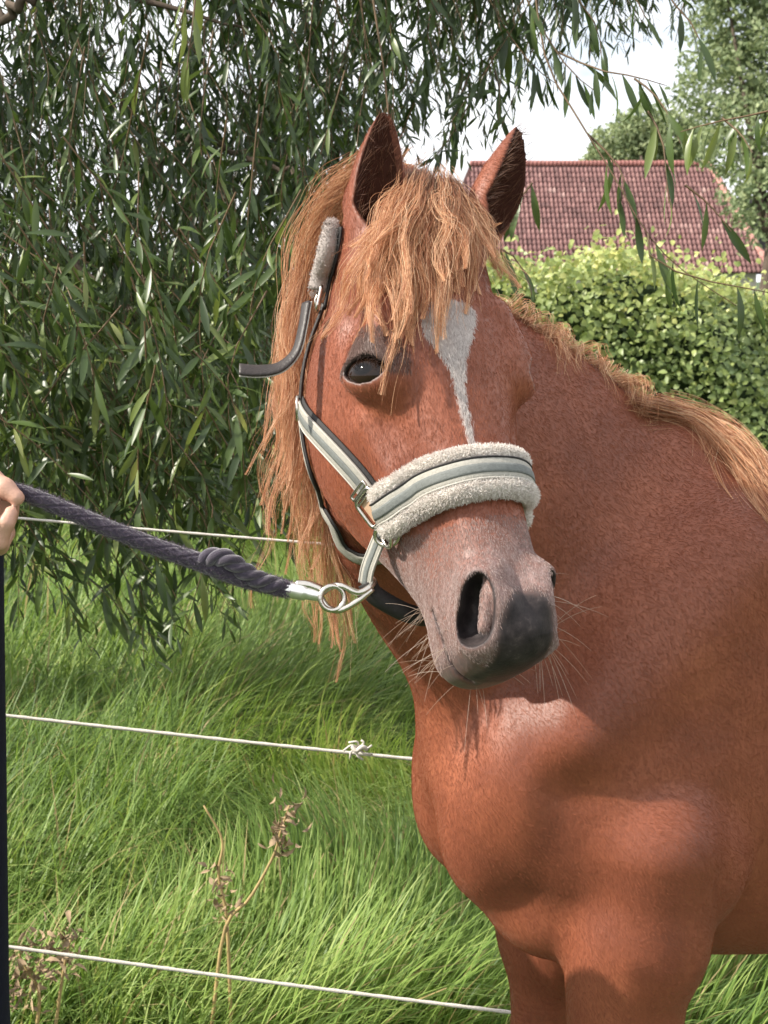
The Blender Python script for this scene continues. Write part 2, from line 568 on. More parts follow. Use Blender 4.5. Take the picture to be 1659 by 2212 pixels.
# single sprays hanging at the right, against the sky and the roof
HER = [
    ([(1150, -60, 3.0), (1180, 130, 2.98), (1245, 250, 2.95), (1320, 370, 2.92), (1395, 500, 2.9), (1470, 580, 2.9), (1590, 660, 2.9)], .085, 0.0, .35),
    ([(1040, -40, 3.2), (1090, 60, 3.15), (1150, 140, 3.1), (1200, 180, 3.1)], .022, 0.0, .1),
    ([(1120, -40, 3.0), (1170, 60, 3.0), (1230, 150, 2.98), (1290, 200, 2.96)], .024, 0.0, .1),
    ([(1220, -60, 2.95), (1250, 0, 2.95), (1290, 60, 2.95), (1300, 130, 2.95)], .024, .05, .1),
    ([(1200, 110, 3.0), (1290, 150, 2.95), (1370, 165, 2.9), (1440, 185, 2.9)], .028, .1, .2),
    ([(1370, 170, 2.9), (1410, 200, 2.88), (1445, 250, 2.86), (1470, 310, 2.85)], .026, .2, .0),
    ([(1330, -60, 3.0), (1375, 0, 3.0), (1395, 40, 3.0)], .030, 0, .1),
    ([(1400, -80, 2.9), (1450, 0, 2.9), (1500, 60, 2.88), (1525, 130, 2.88)], .034, 0, .2),
    ([(1760, 215, 2.75), (1640, 245, 2.78), (1540, 265, 2.8), (1470, 285, 2.82)], .020, .35, .05),  # brightly lit spray and side shoot: the light is put into leaf tone
    ([(1560, 255, 2.8), (1600, 290, 2.78), (1625, 330, 2.76)], .024, .35, .0),
    ([(1400, 240, 2.9), (1430, 300, 2.88), (1440, 380, 2.86), (1445, 440, 2.86)], .030, .3, .0),
    ([(1270, 290, 2.95), (1330, 350, 2.93), (1350, 400, 2.92), (1335, 440, 2.92)], .026, .25, .1),
    ([(1400, 505, 2.9), (1410, 560, 2.88), (1500, 600, 2.86), (1600, 620, 2.85), (1700, 640, 2.85)], .050, .1, .1),
    ([(1480, 400, 2.8), (1530, 440, 2.8), (1580, 500, 2.8)], .045, .1, .0),
    ([(1150, 395, 3.1), (1130, 420, 3.1), (1105, 440, 3.08)], .030, .1, .0),
    ([(1060, 540, 3.2), (1100, 545, 3.2), (1140, 600, 3.2), (1150, 650, 3.2)], .035, .3, .0),
    ([(410, -60, 2.55), (400, 10, 2.54), (385, 60, 2.54)], .018, .75, .0),
    ([(425, -60, 2.55), (418, 40, 2.54), (408, 110, 2.54), (404, 150, 2.54)], .06, .7, .3),
    ([(1015, 160, 3.6), (980, 250, 3.6), (1000, 330, 3.6)], .022, 0, .0),
    ([(1060, 120, 3.4), (1080, 200, 3.4), (1075, 280, 3.4)], .024, 0, .0),
]
for P_, ev, tone, st in HER:
    twig([at(*p) for p in P_], ev, .075, .112, .0024, tone, True, st, 1.15, .55)
# bare reddish withe passing the ear
twig([at(800, -40, 2.9), at(818, 80, 2.9), at(833, 180, 2.9), at(842, 300, 2.9), at(846, 360, 2.9)], .12, .05, .07, .0026, .1, False, .0)

LP, LD, LN_ = np.concatenate(leafP), np.concatenate(leafD), np.concatenate(leafN)
LL, LW, LC, LR, LH = (np.concatenate(v) for v in (leafL, leafW, leafC, leafR, leafHero))
V, F1 = leaves(LP, LD, LN_, LL, LW, LC)
# the leaves that show largest become objects of their own
cen = V.mean(1); dep = (cen - cC) @ cF
pxs = 829.5 + FPX * (cen - cC)[:, 0] / dep; pys = 1106 - FPX * ((cen - cC) @ cU) / dep
infr = (pxs > 5) & (pxs < 1650) & (pys > 5) & (pys < 1450)
score = np.where(infr, LL / dep * (1 + 2.0 * LH), 0)
big = np.argsort(-score)[:300]
rest = np.ones(len(LP), bool); rest[big] = False
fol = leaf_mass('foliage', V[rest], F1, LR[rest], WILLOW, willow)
tag(fol, kind='stuff')
# shared leaf shapes
protos = []
for c_ in (.15, .35, .6, .85):
    for rn_ in (.15, .4, .6, .85):
        v0, f0 = leaves(np.zeros((1, 3)), np.array([[1.0, 0, 0]]), np.array([[0, 0, 1.0]]), np.array([1.0]), np.array([.16]), np.array([c_]))
        me = bpy.data.meshes.new('leaf'); me.from_pydata([tuple(p) for p in v0[0]], [], [tuple(f) for f in f0])
        me.materials.append(WILLOW); me.polygons.foreach_set('use_smooth', np.ones(len(f0), bool))
        set_attr(me, 'rnd', np.full(len(v0[0]), rn_))
        protos.append((c_, rn_, me))
WI = Matrix.Translation(willow.location).inverted()
for i in big:
    me = min(protos, key=lambda p: abs(p[0] - LC[i]) * .6 + abs(p[1] - LR[i]))[2]
    o = bpy.data.objects.new('leaf', me); COL.objects.link(o)
    d = nrm(LD[i]); nn = nrm(LN_[i] - d * (LN_[i] @ d)); s_ = np.cross(nn, d); sc = LL[i]; p = LP[i]
    o.matrix_world = Matrix(((d[0] * sc, s_[0] * sc, nn[0] * sc, p[0]), (d[1] * sc, s_[1] * sc, nn[1] * sc, p[1]), (d[2] * sc, s_[2] * sc, nn[2] * sc, p[2]), (0, 0, 0, 1)))
    o.parent = willow; o.matrix_parent_inverse = WI
# twigs
tv, tf, off = [], [], 0
for q, r0 in zip(tw_paths, tw_rad):
    T = nrm(np.gradient(q, axis=0)); a_ = nrm(np.cross(T, (.31, .9, .17))); b2 = np.cross(T, a_)
    ph = np.arange(4) * math.pi / 2
    v = q[:, None] + r0[:, None, None] * (np.cos(ph)[None, :, None] * a_[:, None] + np.sin(ph)[None, :, None] * b2[:, None])
    k = len(q); ix = np.arange(k * 4).reshape(k, 4) + off
    tf.append(np.stack([ix[:-1], np.roll(ix, -1, 1)[:-1], np.roll(ix, -1, 1)[1:], ix[1:]], -1).reshape(-1, 4)); tv.append(v.reshape(-1, 3)); off += k * 4
tag(fast_mesh('twigs', np.vstack(tv), np.vstack(tf), TWIG, willow), kind='stuff')
print('willow leaves', len(LP), round(time.time() - T0, 1))

# ------------------------------------------------------------------ hedge
HEDGE = leaf_mat('hedge_leaf', [(0, (.10, .155, .055)), (.4, (.23, .30, .105)), (.75, (.38, .44, .155)), (1, (.55, .55, .20))], .30, .42, spec=.5)
hedge = empty('hedge', (0, 9.6, 0), 'broad leafy green hedge below the tiled roof', 'hedge')
HX0, HX1 = -7.0, 7.5


def hedge_top(x): return 1.63 + .07 * np.sin(x * 1.7) + .05 * np.sin(x * 4.3 + 1) + .035 * np.sin(x * 9 + 2) - .05 * np.clip(x - 1.2, 0, 3)


def hedge_front(x, z): return 8.75 + .16 * np.sin(x * 1.9 + z) + .12 * np.sin(x * 3.7 + z * 3.1 + 1) + .07 * np.sin(x * 8.3 + z * 6) + .25 * np.clip(z - 1.3, 0, 1) ** 2 * 2


rh = np.random.default_rng(5)
nh_ = 58000
x = np.where(rh.random(nh_) < .86, rh.uniform(-4.2, 4.4, nh_), rh.uniform(HX0, HX1, nh_))
tp = rh.random(nh_) < .22
z = rh.uniform(.02, 1, nh_) * hedge_top(x)
z = np.where(tp, hedge_top(x) + rh.normal(.0, .04, nh_), z)
z = np.where(rh.random(nh_) < .03, hedge_top(x) + np.abs(rh.normal(0, .10, nh_)), z)
y = np.where(tp, hedge_front(x, z) + rh.uniform(0, .9, nh_), hedge_front(x, z) + rh.normal(0, .07, nh_))
P_ = np.stack([x, y, z], 1)
Nn = np.stack([rh.normal(0, .55, nh_), np.where(tp, -.3, -1.0) + rh.normal(0, .4, nh_), np.where(tp, 1.0, .45) + rh.normal(0, .45, nh_)], 1)
Dn = np.stack([rh.normal(0, .9, nh_), rh.normal(-.3, .4, nh_), rh.normal(-.35, .55, nh_)], 1)
hl = rh.uniform(.022, .056, nh_)
V, F1 = leaves(P_, Dn, Nn, hl, hl * rh.uniform(.55, .85, nh_), rh.uniform(0, .8, nh_), (.25, 1.0, .75, .05), .22)
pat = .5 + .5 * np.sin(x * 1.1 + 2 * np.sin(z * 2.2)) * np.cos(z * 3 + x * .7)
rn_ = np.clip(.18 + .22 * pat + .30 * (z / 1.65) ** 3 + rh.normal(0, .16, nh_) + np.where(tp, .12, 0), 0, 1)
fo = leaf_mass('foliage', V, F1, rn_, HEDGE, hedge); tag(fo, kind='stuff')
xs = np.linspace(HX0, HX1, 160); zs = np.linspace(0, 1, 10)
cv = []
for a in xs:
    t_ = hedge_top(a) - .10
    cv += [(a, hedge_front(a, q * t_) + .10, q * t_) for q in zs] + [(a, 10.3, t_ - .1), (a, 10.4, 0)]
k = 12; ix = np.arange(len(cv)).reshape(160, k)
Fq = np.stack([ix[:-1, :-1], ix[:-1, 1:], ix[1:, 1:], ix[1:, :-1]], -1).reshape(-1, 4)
fast_mesh('dark_core', np.array(cv), Fq, simple_mat('hedge_inner', (.020, .036, .012), .95, 0, .5, 9), hedge)  # added dark core, fills gaps between leaves instead of shaded branches

# ------------------------------------------------------------------ house with a tiled roof
TILE = leaf_mat('clay_tile', [(0, (.14, .072, .070)), (.5, (.225, .115, .110)), (.85, (.30, .165, .155)), (1, (.38, .25, .23))], .0, .7, spec=.3)
RD, ED = 62.0, 57.5
RL, RR = at(1015, 355, RD), at(1532, 355, RD)
EL, ER = at(930, 590, ED), at(1668, 590, ED)
house = empty('house', (float(EL[0] + ER[0]) / 2, 60, 0), 'low house with a dark red clay tiled roof beyond the hedge', 'house')
ex = np.array([1.0, 0, 0]); esl = nrm((RL + RR) / 2 - (EL + ER) / 2 * 1.0); esl = nrm(np.array([0, RL[1] - EL[1], RL[2] - EL[2]]))
slope = np.linalg.norm([RL[1] - EL[1], RL[2] - EL[2]])
en = nrm(np.cross(ex, esl))
if en[1] > 0: en = -en
WALL = simple_mat('rendered_wall', (.55, .50, .44), .9, 0, .1, 3)
zE = float(EL[2]); x0, x1 = float(EL[0]) + .5, float(ER[0]) - .5; y0, y1 = float(EL[1]) + .45, float(EL[1]) + .45 + 9.0
MB().box(((x0 + x1) / 2, (y0 + y1) / 2, zE / 2), np.eye(3), ((x1 - x0) / 2, (y1 - y0) / 2, zE / 2)).build('wall', WALL, house, False)
yb = 2 * RL[1] - EL[1]
rv = [EL, ER, RR, RL, (EL[0], yb, zE), (ER[0], yb, zE)]
rv = [np.array(p, float) - en * 0.0 for p in rv]
rb = mesh_obj('roof', rv, [(0, 1, 2, 3), (1, 5, 2), (3, 2, 5, 4), (0, 3, 4)], simple_mat('roof_felt', (.07, .035, .033), .95, 0, .2, 4), house, False)
# pantiles
TWd, TRow = .178, .335
ncol = int((RR[0] - RL[0] + 8) / TWd); nrow = int(slope / TRow)
us = np.linspace(0, 1, 7)
pz = .050 * np.cos(us * 2 * math.pi) * np.where(us < .5, 1.0, .75)
tv = [(q * TWd * 1.02, 0.0, z_ + .034) for q, z_ in zip(us, pz)] + [(q * TWd * 1.02, TRow * 1.12, z_ - .004) for q, z_ in zip(us, pz)] + [(q * TWd * 1.02, .0, z_ - .005) for q, z_ in zip(us, pz)]
tfc = [(i, i + 1, i + 8, i + 7) for i in range(6)] + [(i + 14, i + 15, i + 1, i) for i in range(6)]
tv = np.array(tv); tfc = np.array(tfc)
TM = np.stack([ex, esl, en], 0)
tiles = []
rt = np.random.default_rng(9)
for r_i in range(nrow):
    for c_i in range(ncol):
        xx = RL[0] - 4 + c_i * TWd; s_ = r_i * TRow
        f = s_ / slope
        xl = EL[0] + (RL[0] - EL[0]) * f; xr = ER[0] + (RR[0] - ER[0]) * f
        if xx < xl + .05 or xx + TWd > xr - .05: continue
        o_ = np.array([xx, EL[1], EL[2]]) + esl * (s_ + rt.normal(0, .008)) + en * (.03 + rt.normal(0, .006))
        tiles.append((o_, rt.normal(0, .015), float(np.clip(rt.normal(.45, .2) + .18 * math.sin(xx * .9 + r_i * .35) * math.cos(r_i * .5 + xx * .23), 0, 1))))
tp_ = np.array([t[0] for t in tiles]); dpp = (tp_ - cC) @ cF
tx = 829.5 + FPX * tp_[:, 0] / dpp; ty = 1106 - FPX * ((tp_ - cC) @ cU) / dpp
vis = np.nonzero((tx > 1150) & (tx < 1640) & (ty < 535) & (ty > 300))[0]
vis = vis[np.argsort(-ty[vis])][:300]
tset = set(vis.tolist())
tm = []
for rn_ in (.1, .3, .45, .6, .9):
    me = bpy.data.meshes.new('tile'); me.from_pydata([tuple(p) for p in tv @ TM], [], [tuple(f) for f in tfc]); me.materials.append(TILE)
    set_attr(me, 'rnd', np.full(len(tv), rn_)); me.polygons.foreach_set('use_smooth', np.ones(len(tfc), bool)); tm.append((rn_, me))
HI = Matrix.Translation(house.location).inverted()
for i in vis:
    o = bpy.data.objects.new('tile', min(tm, key=lambda t: abs(t[0] - tiles[i][2]))[1]); COL.objects.link(o)
    o.location = tuple(tiles[i][0]); o.parent = rb
rest_t = [i for i in range(len(tiles)) if i not in tset]
Vt = np.stack([tv @ TM + tiles[i][0] for i in rest_t])
ot = leaf_mass('tiles', Vt, tfc, np.array([tiles[i][2] for i in rest_t]), TILE, rb); tag(ot, kind='stuff')
# ridge and hip caps
def caps(a, b, n_):
    out = MB(); d = nrm(b - a); L = np.linalg.norm(b - a)
    for i in range(n_):
        c0 = a + d * L * i / n_; c1 = a + d * L * (i + 1.08) / n_
        out.tube([c0, c1], [.155, .125], 8)
    return out
caps(RL + en * .03, RR + en * .03, 60).build('ridge_tiles', simple_mat('ridge_tile', (.30, .125, .11), .75, 0, .25, 2), rb)
caps(RR + en * .03, ER + en * .03, 18).build('hip_tiles', simple_mat('hip_tile', (.40, .20, .17), .75, 0, .25, 2), rb)
# darker lean-to at the right end
lt = at(1560, 420, 63); lr = at(1720, 440, 63)
MB().box((lt + lr) / 2 + np.array([0, 0, -1.6]), np.eye(3), (1.8, 1.2, 1.6)).build('lean_to', simple_mat('slate_cladding', (.055, .050, .055), .8, 0, .3, 3), house, False)

# ------------------------------------------------------------------ trees beyond
TREE = leaf_mat('far_leaf', [(0, (.11, .155, .080)), (.5, (.21, .265, .135)), (1, (.34, .39, .21))], .30, .6, spec=.3)  # distance haze is lightened into these leaf colours


def far_tree(base, h, spots, n_, lsz, label, seed, tone=0.0):
    r_ = np.random.default_rng(seed)
    t = empty('broadleaf_tree', base, label, 'tree', 'trees beyond the roof')
    tp = np.array(base) + np.array([0, 0, h])
    mb = MB().tube(catmull([base, np.array(base) * .6 + tp * .4 + [.2, 0, -.0], tp], 14), np.linspace(.32, .06, 14), 9)
    mb.build('trunk', BARK, t)
    lb = MB()
    for c, r in spots:
        lb.tube(catmull([np.array(base) + [0, 0, h * .35], (np.array(base) + np.array(c)) / 2 + [0, 0, h * .2], np.array(c)], 8), np.linspace(.12, .03, 8), 6)
    lb.build('limbs', BARK, t)
    P_, w_ = [], np.array([r ** 2 for _, r in spots]); w_ = w_ / w_.sum()
    for (c, r), wt in zip(spots, w_):
        k = int(n_ * wt)
        d = nrm(r_.normal(0, 1, (k, 3))); rr_ = r * (.45 + .62 * r_.random(k) ** .45)
        rr_ *= 1 + .22 * np.sin(d[:, 0] * 5 + seed) * np.sin(d[:, 2] * 6) + .16 * np.sin(d[:, 0] * 13 + d[:, 2] * 9)
        P_.append(np.array(c) + d * rr_[:, None] * [1, 1, .9])
    P_ = np.vstack(P_); k = len(P_)
    V, F1 = leaves(P_, r_.normal(0, 1, (k, 3)) + [0, 0, -.3], r_.normal(0, 1, (k, 3)) + [-.2, -.4, .7], lsz * r_.uniform(.6, 1.4, k), lsz * r_.uniform(.4, .7, k), r_.uniform(0, .8, k), (.2, 1.0, .7, .05), .2)
    leaf_mass('crown', V, F1, np.clip(r_.normal(.5 + tone, .25, k), 0, 1), TREE, t)
    return t


d1 = 46.0
far_tree((at(1640, 900, d1)[0], at(1640, 900, d1)[1], 0), 8.5,
         [(at(1640, 300, d1), 1.9), (at(1560, 180, d1 + 1), 1.5), (at(1700, 120, d1), 2.0), (at(1610, 40, d1 + 1), 1.7), (at(1560, -60, d1), 1.4), (at(1720, -80, d1), 2.2), (at(1660, 430, d1 - 1), 1.3), (at(1780, 300, d1), 2.0)],
         24000, .19, 'tall pale green tree at the right edge above the roof', 3, .05)
d2 = 72.0
far_tree((at(1370, 900, d2)[0], at(1370, 900, d2)[1], 0), 7.5,
         [(at(1340, 320, d2), 1.5), (at(1390, 285, d2), 1.5), (at(1440, 300, d2), 1.6), (at(1300, 345, d2), .9), (at(1480, 330, d2), 1.6)],
         7000, .28, 'small rounded tree showing above the roof ridge', 4, .12)
print('env', round(time.time() - T0, 1))

# ------------------------------------------------------------------ electric fence
CORD = simple_mat('white_fence_cord', (.62, .58, .52), .7, 0, .2, 400, .5, 900)
POSTM = simple_mat('grey_fence_post', (.32, .29, .24), .85, 0, .3, 20, .6, 90)
fence = empty('electric_fence', at(-330, 2600, 2.5) * [1, 1, 0], 'electric fence of three slack white cords behind the horse', 'fence')
for (xa, ya, xb, yb_, dA, dB, rr) in ((-330, 1086, 2150, 1268, 2.62, 2.72, .0024), (-330, 1506, 2150, 1748, 2.50, 2.55, .0030), (-330, 1996, 2150, 2302, 2.46, 2.50, .0032)):
    a, b2 = at(xa, ya, dA), at(xb, yb_, dB)
    nS = 160
    u_ = np.linspace(0, 1, nS)
    P_ = a + (b2 - a) * u_[:, None] + np.array([0, 0, -1.0]) * (.012 * np.sin(u_ * math.pi))[:, None]
    c = MB().tube(P_, rr * (1 + .12 * np.sin(np.arange(nS) * 1.9)), 8).build('cord', CORD, fence)
    if abs(ya - 1506) < 1:
        kc = at(775, 1614, 2.515); kb = MB()
        for q in range(7):
            an = q * .9
            kb.tube(catmull([kc, kc + np.array([.014 * math.cos(an), -.006, .012 * math.sin(an)]), kc + np.array([.026 * math.cos(an + .5), -.004, .018 * math.sin(an + .5) - .004])], 8), .0019, 6)
        kb.tube(catmull([kc + [-.012, -.004, .003], kc + [-.004, -.008, -.004], kc + [.006, -.008, .003], kc + [.014, -.003, -.003]], 12), .0042, 8)
        kb.build('knot', CORD, c)
for xp in (-330, 2150):
    p = at(xp, 1100, 2.58)
    MB().tube([(p[0], p[1], -.1), (p[0], p[1], .6), (p[0], p[1], 1.45)], [.035, .034, .032], 12).build('post', POSTM, fence)

# ------------------------------------------------------------------ dead weeds in the grass
DRY = simple_mat('dry_weed', (.30, .215, .13), .85, 0, .5, 30, .4, 90)
STRAW = simple_mat('straw_stem', (.36, .26, .11), .7, 0, .3, 30)


def weed(name, label, path, heads, seed, size=.02):
    r_ = np.random.default_rng(seed)
    base = path[0]
    t = empty(name, (base[0], base[1], base[2]), label, 'weed', 'dead weeds in the long grass')
    MB().tube(catmull(path, 20), np.linspace(.0042, .002, 20), 7).build('stem', STRAW, t)
    for hd, n_ in heads:
        k = n_
        P_ = hd + r_.normal(0, size, (k, 3)) * [1, 1, 1.6]
        V, F1 = leaves(P_, r_.normal(0, 1, (k, 3)), r_.normal(0, 1, (k, 3)), r_.uniform(.014, .034, k), r_.uniform(.005, .013, k), r_.uniform(.3, 2.0, k), (.2, 1.0, .7, .05), .5)
        leaf_mass('dry_leaves', V, F1, np.zeros(k), DRY, t)
    return t


weed('dead_dock', 'leaning brown dead dock with a crumpled seed head', [at(455, 2240, 3.02), at(485, 2010, 3.02), at(540, 1940, 3.02), at(590, 1850, 3.02), at(605, 1800, 3.02), at(625, 1740, 3.02)], [(at(605, 1805, 3.02), 40), (at(618, 1760, 3.02), 26)], 1, .016)
weed('dead_dock', 'upright dead dock stalk with hanging shrivelled leaf', [at(500, 2240, 3.04), at(490, 1990, 3.04), at(472, 1890, 3.04), at(480, 1815, 3.04), at(440, 1740, 3.04)], [(at(476, 1905, 3.04), 24), (at(484, 1955, 3.04), 24)], 2, .012)
weed('dead_dock', 'tangle of dead brown leaves at the left edge below the cord', [at(70, 2290, 2.9), at(85, 2150, 2.9), at(60, 2100, 2.9), at(40, 2060, 2.9)], [(at(60, 2095, 2.9), 60), (at(30, 2130, 2.9), 40), (at(90, 2070, 2.9), 30)], 3, .024)
weed('dead_dock', 'small dead seed head crossing the lowest cord', [at(110, 2290, 2.9), at(135, 2110, 2.9), at(152, 2030, 2.9)], [(at(148, 2045, 2.9), 36), (at(125, 2060, 2.9), 24)], 4, .018)
# ------------------------------------------------------------------ the horse: an implicit body, meshed once as one continuous surface
def spl_tab(ts, vs, n=400):
    ts = np.asarray(ts, float)
    P = np.stack([ts, np.asarray(vs, float)], 1)
    Q = catmull(P, n)
    return Q[:, 0], Q[:, 1]


def smin(a, b, k):
    h = np.clip(0.5 + 0.5 * (b - a) / k, 0, 1)
    return b + (a - b) * h - k * h * (1 - h)


def smax(a, b, k):
    return -smin(-a, -b, k)


YAW, HP, ROLL = rad(26.0), rad(32.3), rad(-3.2)
POLL = np.array([0.045, 1.7165, 1.711])
_c = np.array([math.cos(YAW), math.sin(YAW), 0]); _f = np.array([math.sin(YAW), -math.cos(YAW), 0]); _z = np.array([0, 0, 1.0])
hc = _c * math.cos(ROLL) + _z * math.sin(ROLL)
_z2 = _z * math.cos(ROLL) - _c * math.sin(ROLL)
ht = _f * math.sin(HP) - _z2 * math.cos(HP)
hb = _f * math.cos(HP) + _z2 * math.sin(HP)
HM = np.stack([hc, ht, hb], 0)          # rows: lateral (horse's left), down the face, out of the face


def to_head(P): return (P - POLL) @ HM.T


def from_head(q): return POLL + np.asarray(q, float) @ HM


HDA = rad(15)
bh = np.array([-math.cos(HDA), -math.sin(HDA), 0]); bl = np.array([math.sin(HDA), -math.cos(HDA), 0]); bz = np.array([0, 0, 1.0])
WITH = np.array([0.53, 2.06, 0.0])
BM_ = np.stack([bh, bl, bz], 0)


def to_body(P): return (P - WITH) @ BM_.T


def from_body(q): return WITH + np.asarray(q, float) @ BM_


def sd_ell(Q, c, r, R=None):
    p = Q - np.asarray(c, np.float32)
    if R is not None:
        p = p @ np.asarray(R, np.float32).T
    r = np.asarray(r, np.float32)
    a = p / r
    k0 = np.sqrt((a * a).sum(1)) + 1e-6
    a = a / r
    k1 = np.sqrt((a * a).sum(1)) + 1e-6
    return k0 * (k0 - 1) / k1


def sd_cap(Q, a, b, ra, rb):
    a = np.asarray(a, np.float32); b = np.asarray(b, np.float32)
    ab = b - a
    h = np.clip(((Q - a) @ ab) / (ab @ ab), 0, 1)
    d = Q - a - h[:, None] * ab
    return np.sqrt((d * d).sum(1)) - (ra + (rb - ra) * h)


# head profile tables (metres from the poll, down the face)
_ts = [-.035, .03, .09, .15, .21, .27, .33, .40, .46, .51, .55, .585]
HT = {
    'bf': spl_tab(_ts, [-.040, -.014, -.002, .006, .007, .001, -.004, -.006, -.007, -.011, -.022, -.040]),
    'bb': spl_tab(_ts, [-.120, -.165, -.205, -.232, -.260, -.278, -.264, -.212, -.172, -.162, -.152, -.125]),
    'wf': spl_tab(_ts, [.058, .074, .086, .092, .092, .082, .068, .060, .056, .053, .047, .034]),
    'wj': spl_tab(_ts, [.050, .066, .082, .092, .097, .096, .086, .062, .050, .047, .041, .029]),
}


_no = nrm([.40, .26, .87]); _nt = np.array([.10, .90, -.30]); _nt = nrm(_nt - _no * (_nt @ _no)); _ns = np.cross(_no, _nt)
NOSR = np.stack([_ns, _nt, _no], 0)


def nostril(A):
    """comma shaped hollow, facing out and forward"""
    hol = sd_ell(A, (.043, .510, -.022), (.0165, .034, .036), NOSR)
    return smin(hol, sd_ell(A, (.049, .528, -.031), (.017, .020, .034), NOSR), .008)


def nostril_fold(A):
    """pale fold of skin on the inner side of the nostril"""
    return np.minimum(sd_cap(A, (.028, .484, -.012), (.0315, .503, -.0125), .0055, .0098), sd_cap(A, (.0315, .503, -.0125), (.041, .533, -.023), .0098, .0055))


def head_sdf(Q):
    """Q: head-local (n,3)"""
    c = np.abs(Q[:, 0]); t = Q[:, 1]; b = Q[:, 2]
    tc_ = np.clip(t, -.02, .522)
    bf, bb, wf, wj = (np.interp(tc_, *HT[k]).astype(np.float32) for k in ('bf', 'bb', 'wf', 'wj'))
    mid = (bf + bb) / 2; half = (bf - bb) / 2
    s = (b - mid) / half
    u = np.clip((s + 1) / 2, 0, 1)
    u = u * u * (3 - 2 * u)
    wd = wj + (wf - wj) * u
    e = (t - tc_) / np.where(t > .3, .048, .05)
    n = 2.5
    r = (np.abs(s) ** n + (c / wd) ** n + np.abs(e) ** n) ** (1 / n)
    f = (r - 1) * np.minimum(half, wd) * 0.95
    A = np.stack([c, t, b], 1)
    # jaw muscle, orbit, brow, cheek ridge
    f = smin(f, sd_ell(A, (.066, .215, -.170), (.038, .110, .082)), .03)
    f = smin(f, sd_ell(A, (.078, .215, -.050), (.026, .044, .038)), .030)
    f = smin(f, sd_cap(A, (.068, .160, -.022), (.087, .205, -.040), .015, .015), .022)
    f = smin(f, sd_cap(A, (.083, .270, -.092), (.062, .400, -.078), .010, .008), .035)
    f = smax(f, -sd_ell(A, (.098, .135, -.062), (.018, .026, .026)), .030)
    # nose sides, shallow groove under the cheek ridge
    f = smax(f, -sd_ell(A, (.078, .415, -.055), (.018, .060, .030)), .030)
    # upper lip, chin
    f = smin(f, sd_ell(A, (.0, .531, -.046), (.046, .036, .046)), .020)
    f = smin(f, sd_ell(A, (.0, .520, -.132), (.036, .038, .028)), .016)
    # nostril flare
    f = smin(f, sd_cap(A, (.034, .486, -.022), (.040, .532, -.036), .021, .019), .020)
    f = smin(f, sd_cap(A, (.022, .512, -.010), (.038, .497, -.012), .014, .013), .018)
    f = smax(f, -nostril(A), .006)
    f = smin(f, nostril_fold(A), .004)
    # rim of the inner nostril wing
    # mouth slit
    b0 = -.100 - 2.0 * (np.clip(t, .47, .62) - .53) ** 2
    slit = np.maximum(np.maximum(np.abs(b - b0) - .0022, .482 - t), .020 - c)
    f = smax(f, -slit, .005)
    # eye opening (almond) over the eyeball
    d = A - np.asarray(EYE_C, np.float32)
    eo, et, es = EYE_R
    x = d @ et.astype(np.float32); y = d @ es.astype(np.float32); z = d @ eo.astype(np.float32)
    # upper lid fold
    lidr = np.sqrt(x * x / 2.3 + (y - .0010) ** 2 * .80 + (z - .0055) ** 2) - .0235
    f = smin(f, lidr, .010)
    alm = np.maximum(np.sqrt(x * x + (y + .0170) ** 2) - .0325, np.sqrt(x * x + (y - .0185) ** 2) - .0325)
    alm = np.maximum(alm, .002 - z)
    f = smax(f, -alm, .0035)
    return f


EYE_C = np.array([.0880, .2280, -.0520])           # eyeball centre (|lateral|, down, out)
_eo = nrm([.80, -.02, .60]); _et = nrm(np.array([-.55, .28, .78])); _et = nrm(_et - _eo * (_et @ _eo)); _es = np.cross(_et, _eo)
if _es[1] > 0: _es = -_es                            # es points up (towards the poll)
EYE_R = (_eo, _et, _es)                              # outward, along the slit, up


# ears: (base, tip, opening direction) in world space
EARS = [
    dict(base=at(800, 512, 1.690), tip=at(836, 236, 1.700), open=np.array([.22, -1.0, .10]), w=1.0),
    dict(base=at(1040, 505, 1.745), tip=at(1137, 274, 1.790), open=np.array([.78, -.72, .05]), w=1.0),
]
EW = spl_tab([-.25, -.05, .1, .25, .42, .6, .78, .9, 1.0], [.024, .026, .029, .0315, .0315, .027, .0190, .0125, .006])
for E_ in EARS:
    v = E_['tip'] - E_['base']
    E_['L'] = float(np.linalg.norm(v)); e = v / E_['L']
    o = nrm(E_['open'] - e * (E_['open'] @ e)); s_ = np.cross(o, e)
    E_['M'] = np.stack([s_, o, e], 0)


def ear_sdf(P, E_):
    q = ((P - E_['base']) @ E_['M'].T).astype(np.float32)
    s, o, e = q[:, 0], q[:, 1], q[:, 2]
    h = e / E_['L']
    hc_ = np.clip(h, -.25, 1.0)
    w = np.interp(hc_, *EW).astype(np.float32) * E_['w']
    o = o + .030 * (hc_ - .45) ** 2            # slight bow: tip leans to the opening
    over = np.maximum(h - 1.0, 0) * E_['L'] + np.maximum(-.25 - h, 0) * E_['L']
    dep = w * .92
    r = np.sqrt((s / w) ** 2 + (o / dep) ** 2)
    outer = (r - 1) * dep * .9 + over
    g = np.clip((h + .02) / .30, 0, 1)
    wi = (w * .82 - .0012) * np.clip((h + .03) / .26, .05, 1) ** .6
    sh = w * (.16 + .52 * g)
    ri = np.sqrt((s / wi) ** 2 + ((o - sh) / (dep * .95)) ** 2)
    inner = (ri - 1) * np.maximum(wi, .002) * .9
    inner = np.maximum(inner, (.0 - h) * E_['L'])
    inner = np.maximum(inner, -o - dep * .78)
    return smax(outer, -inner, .004), inner


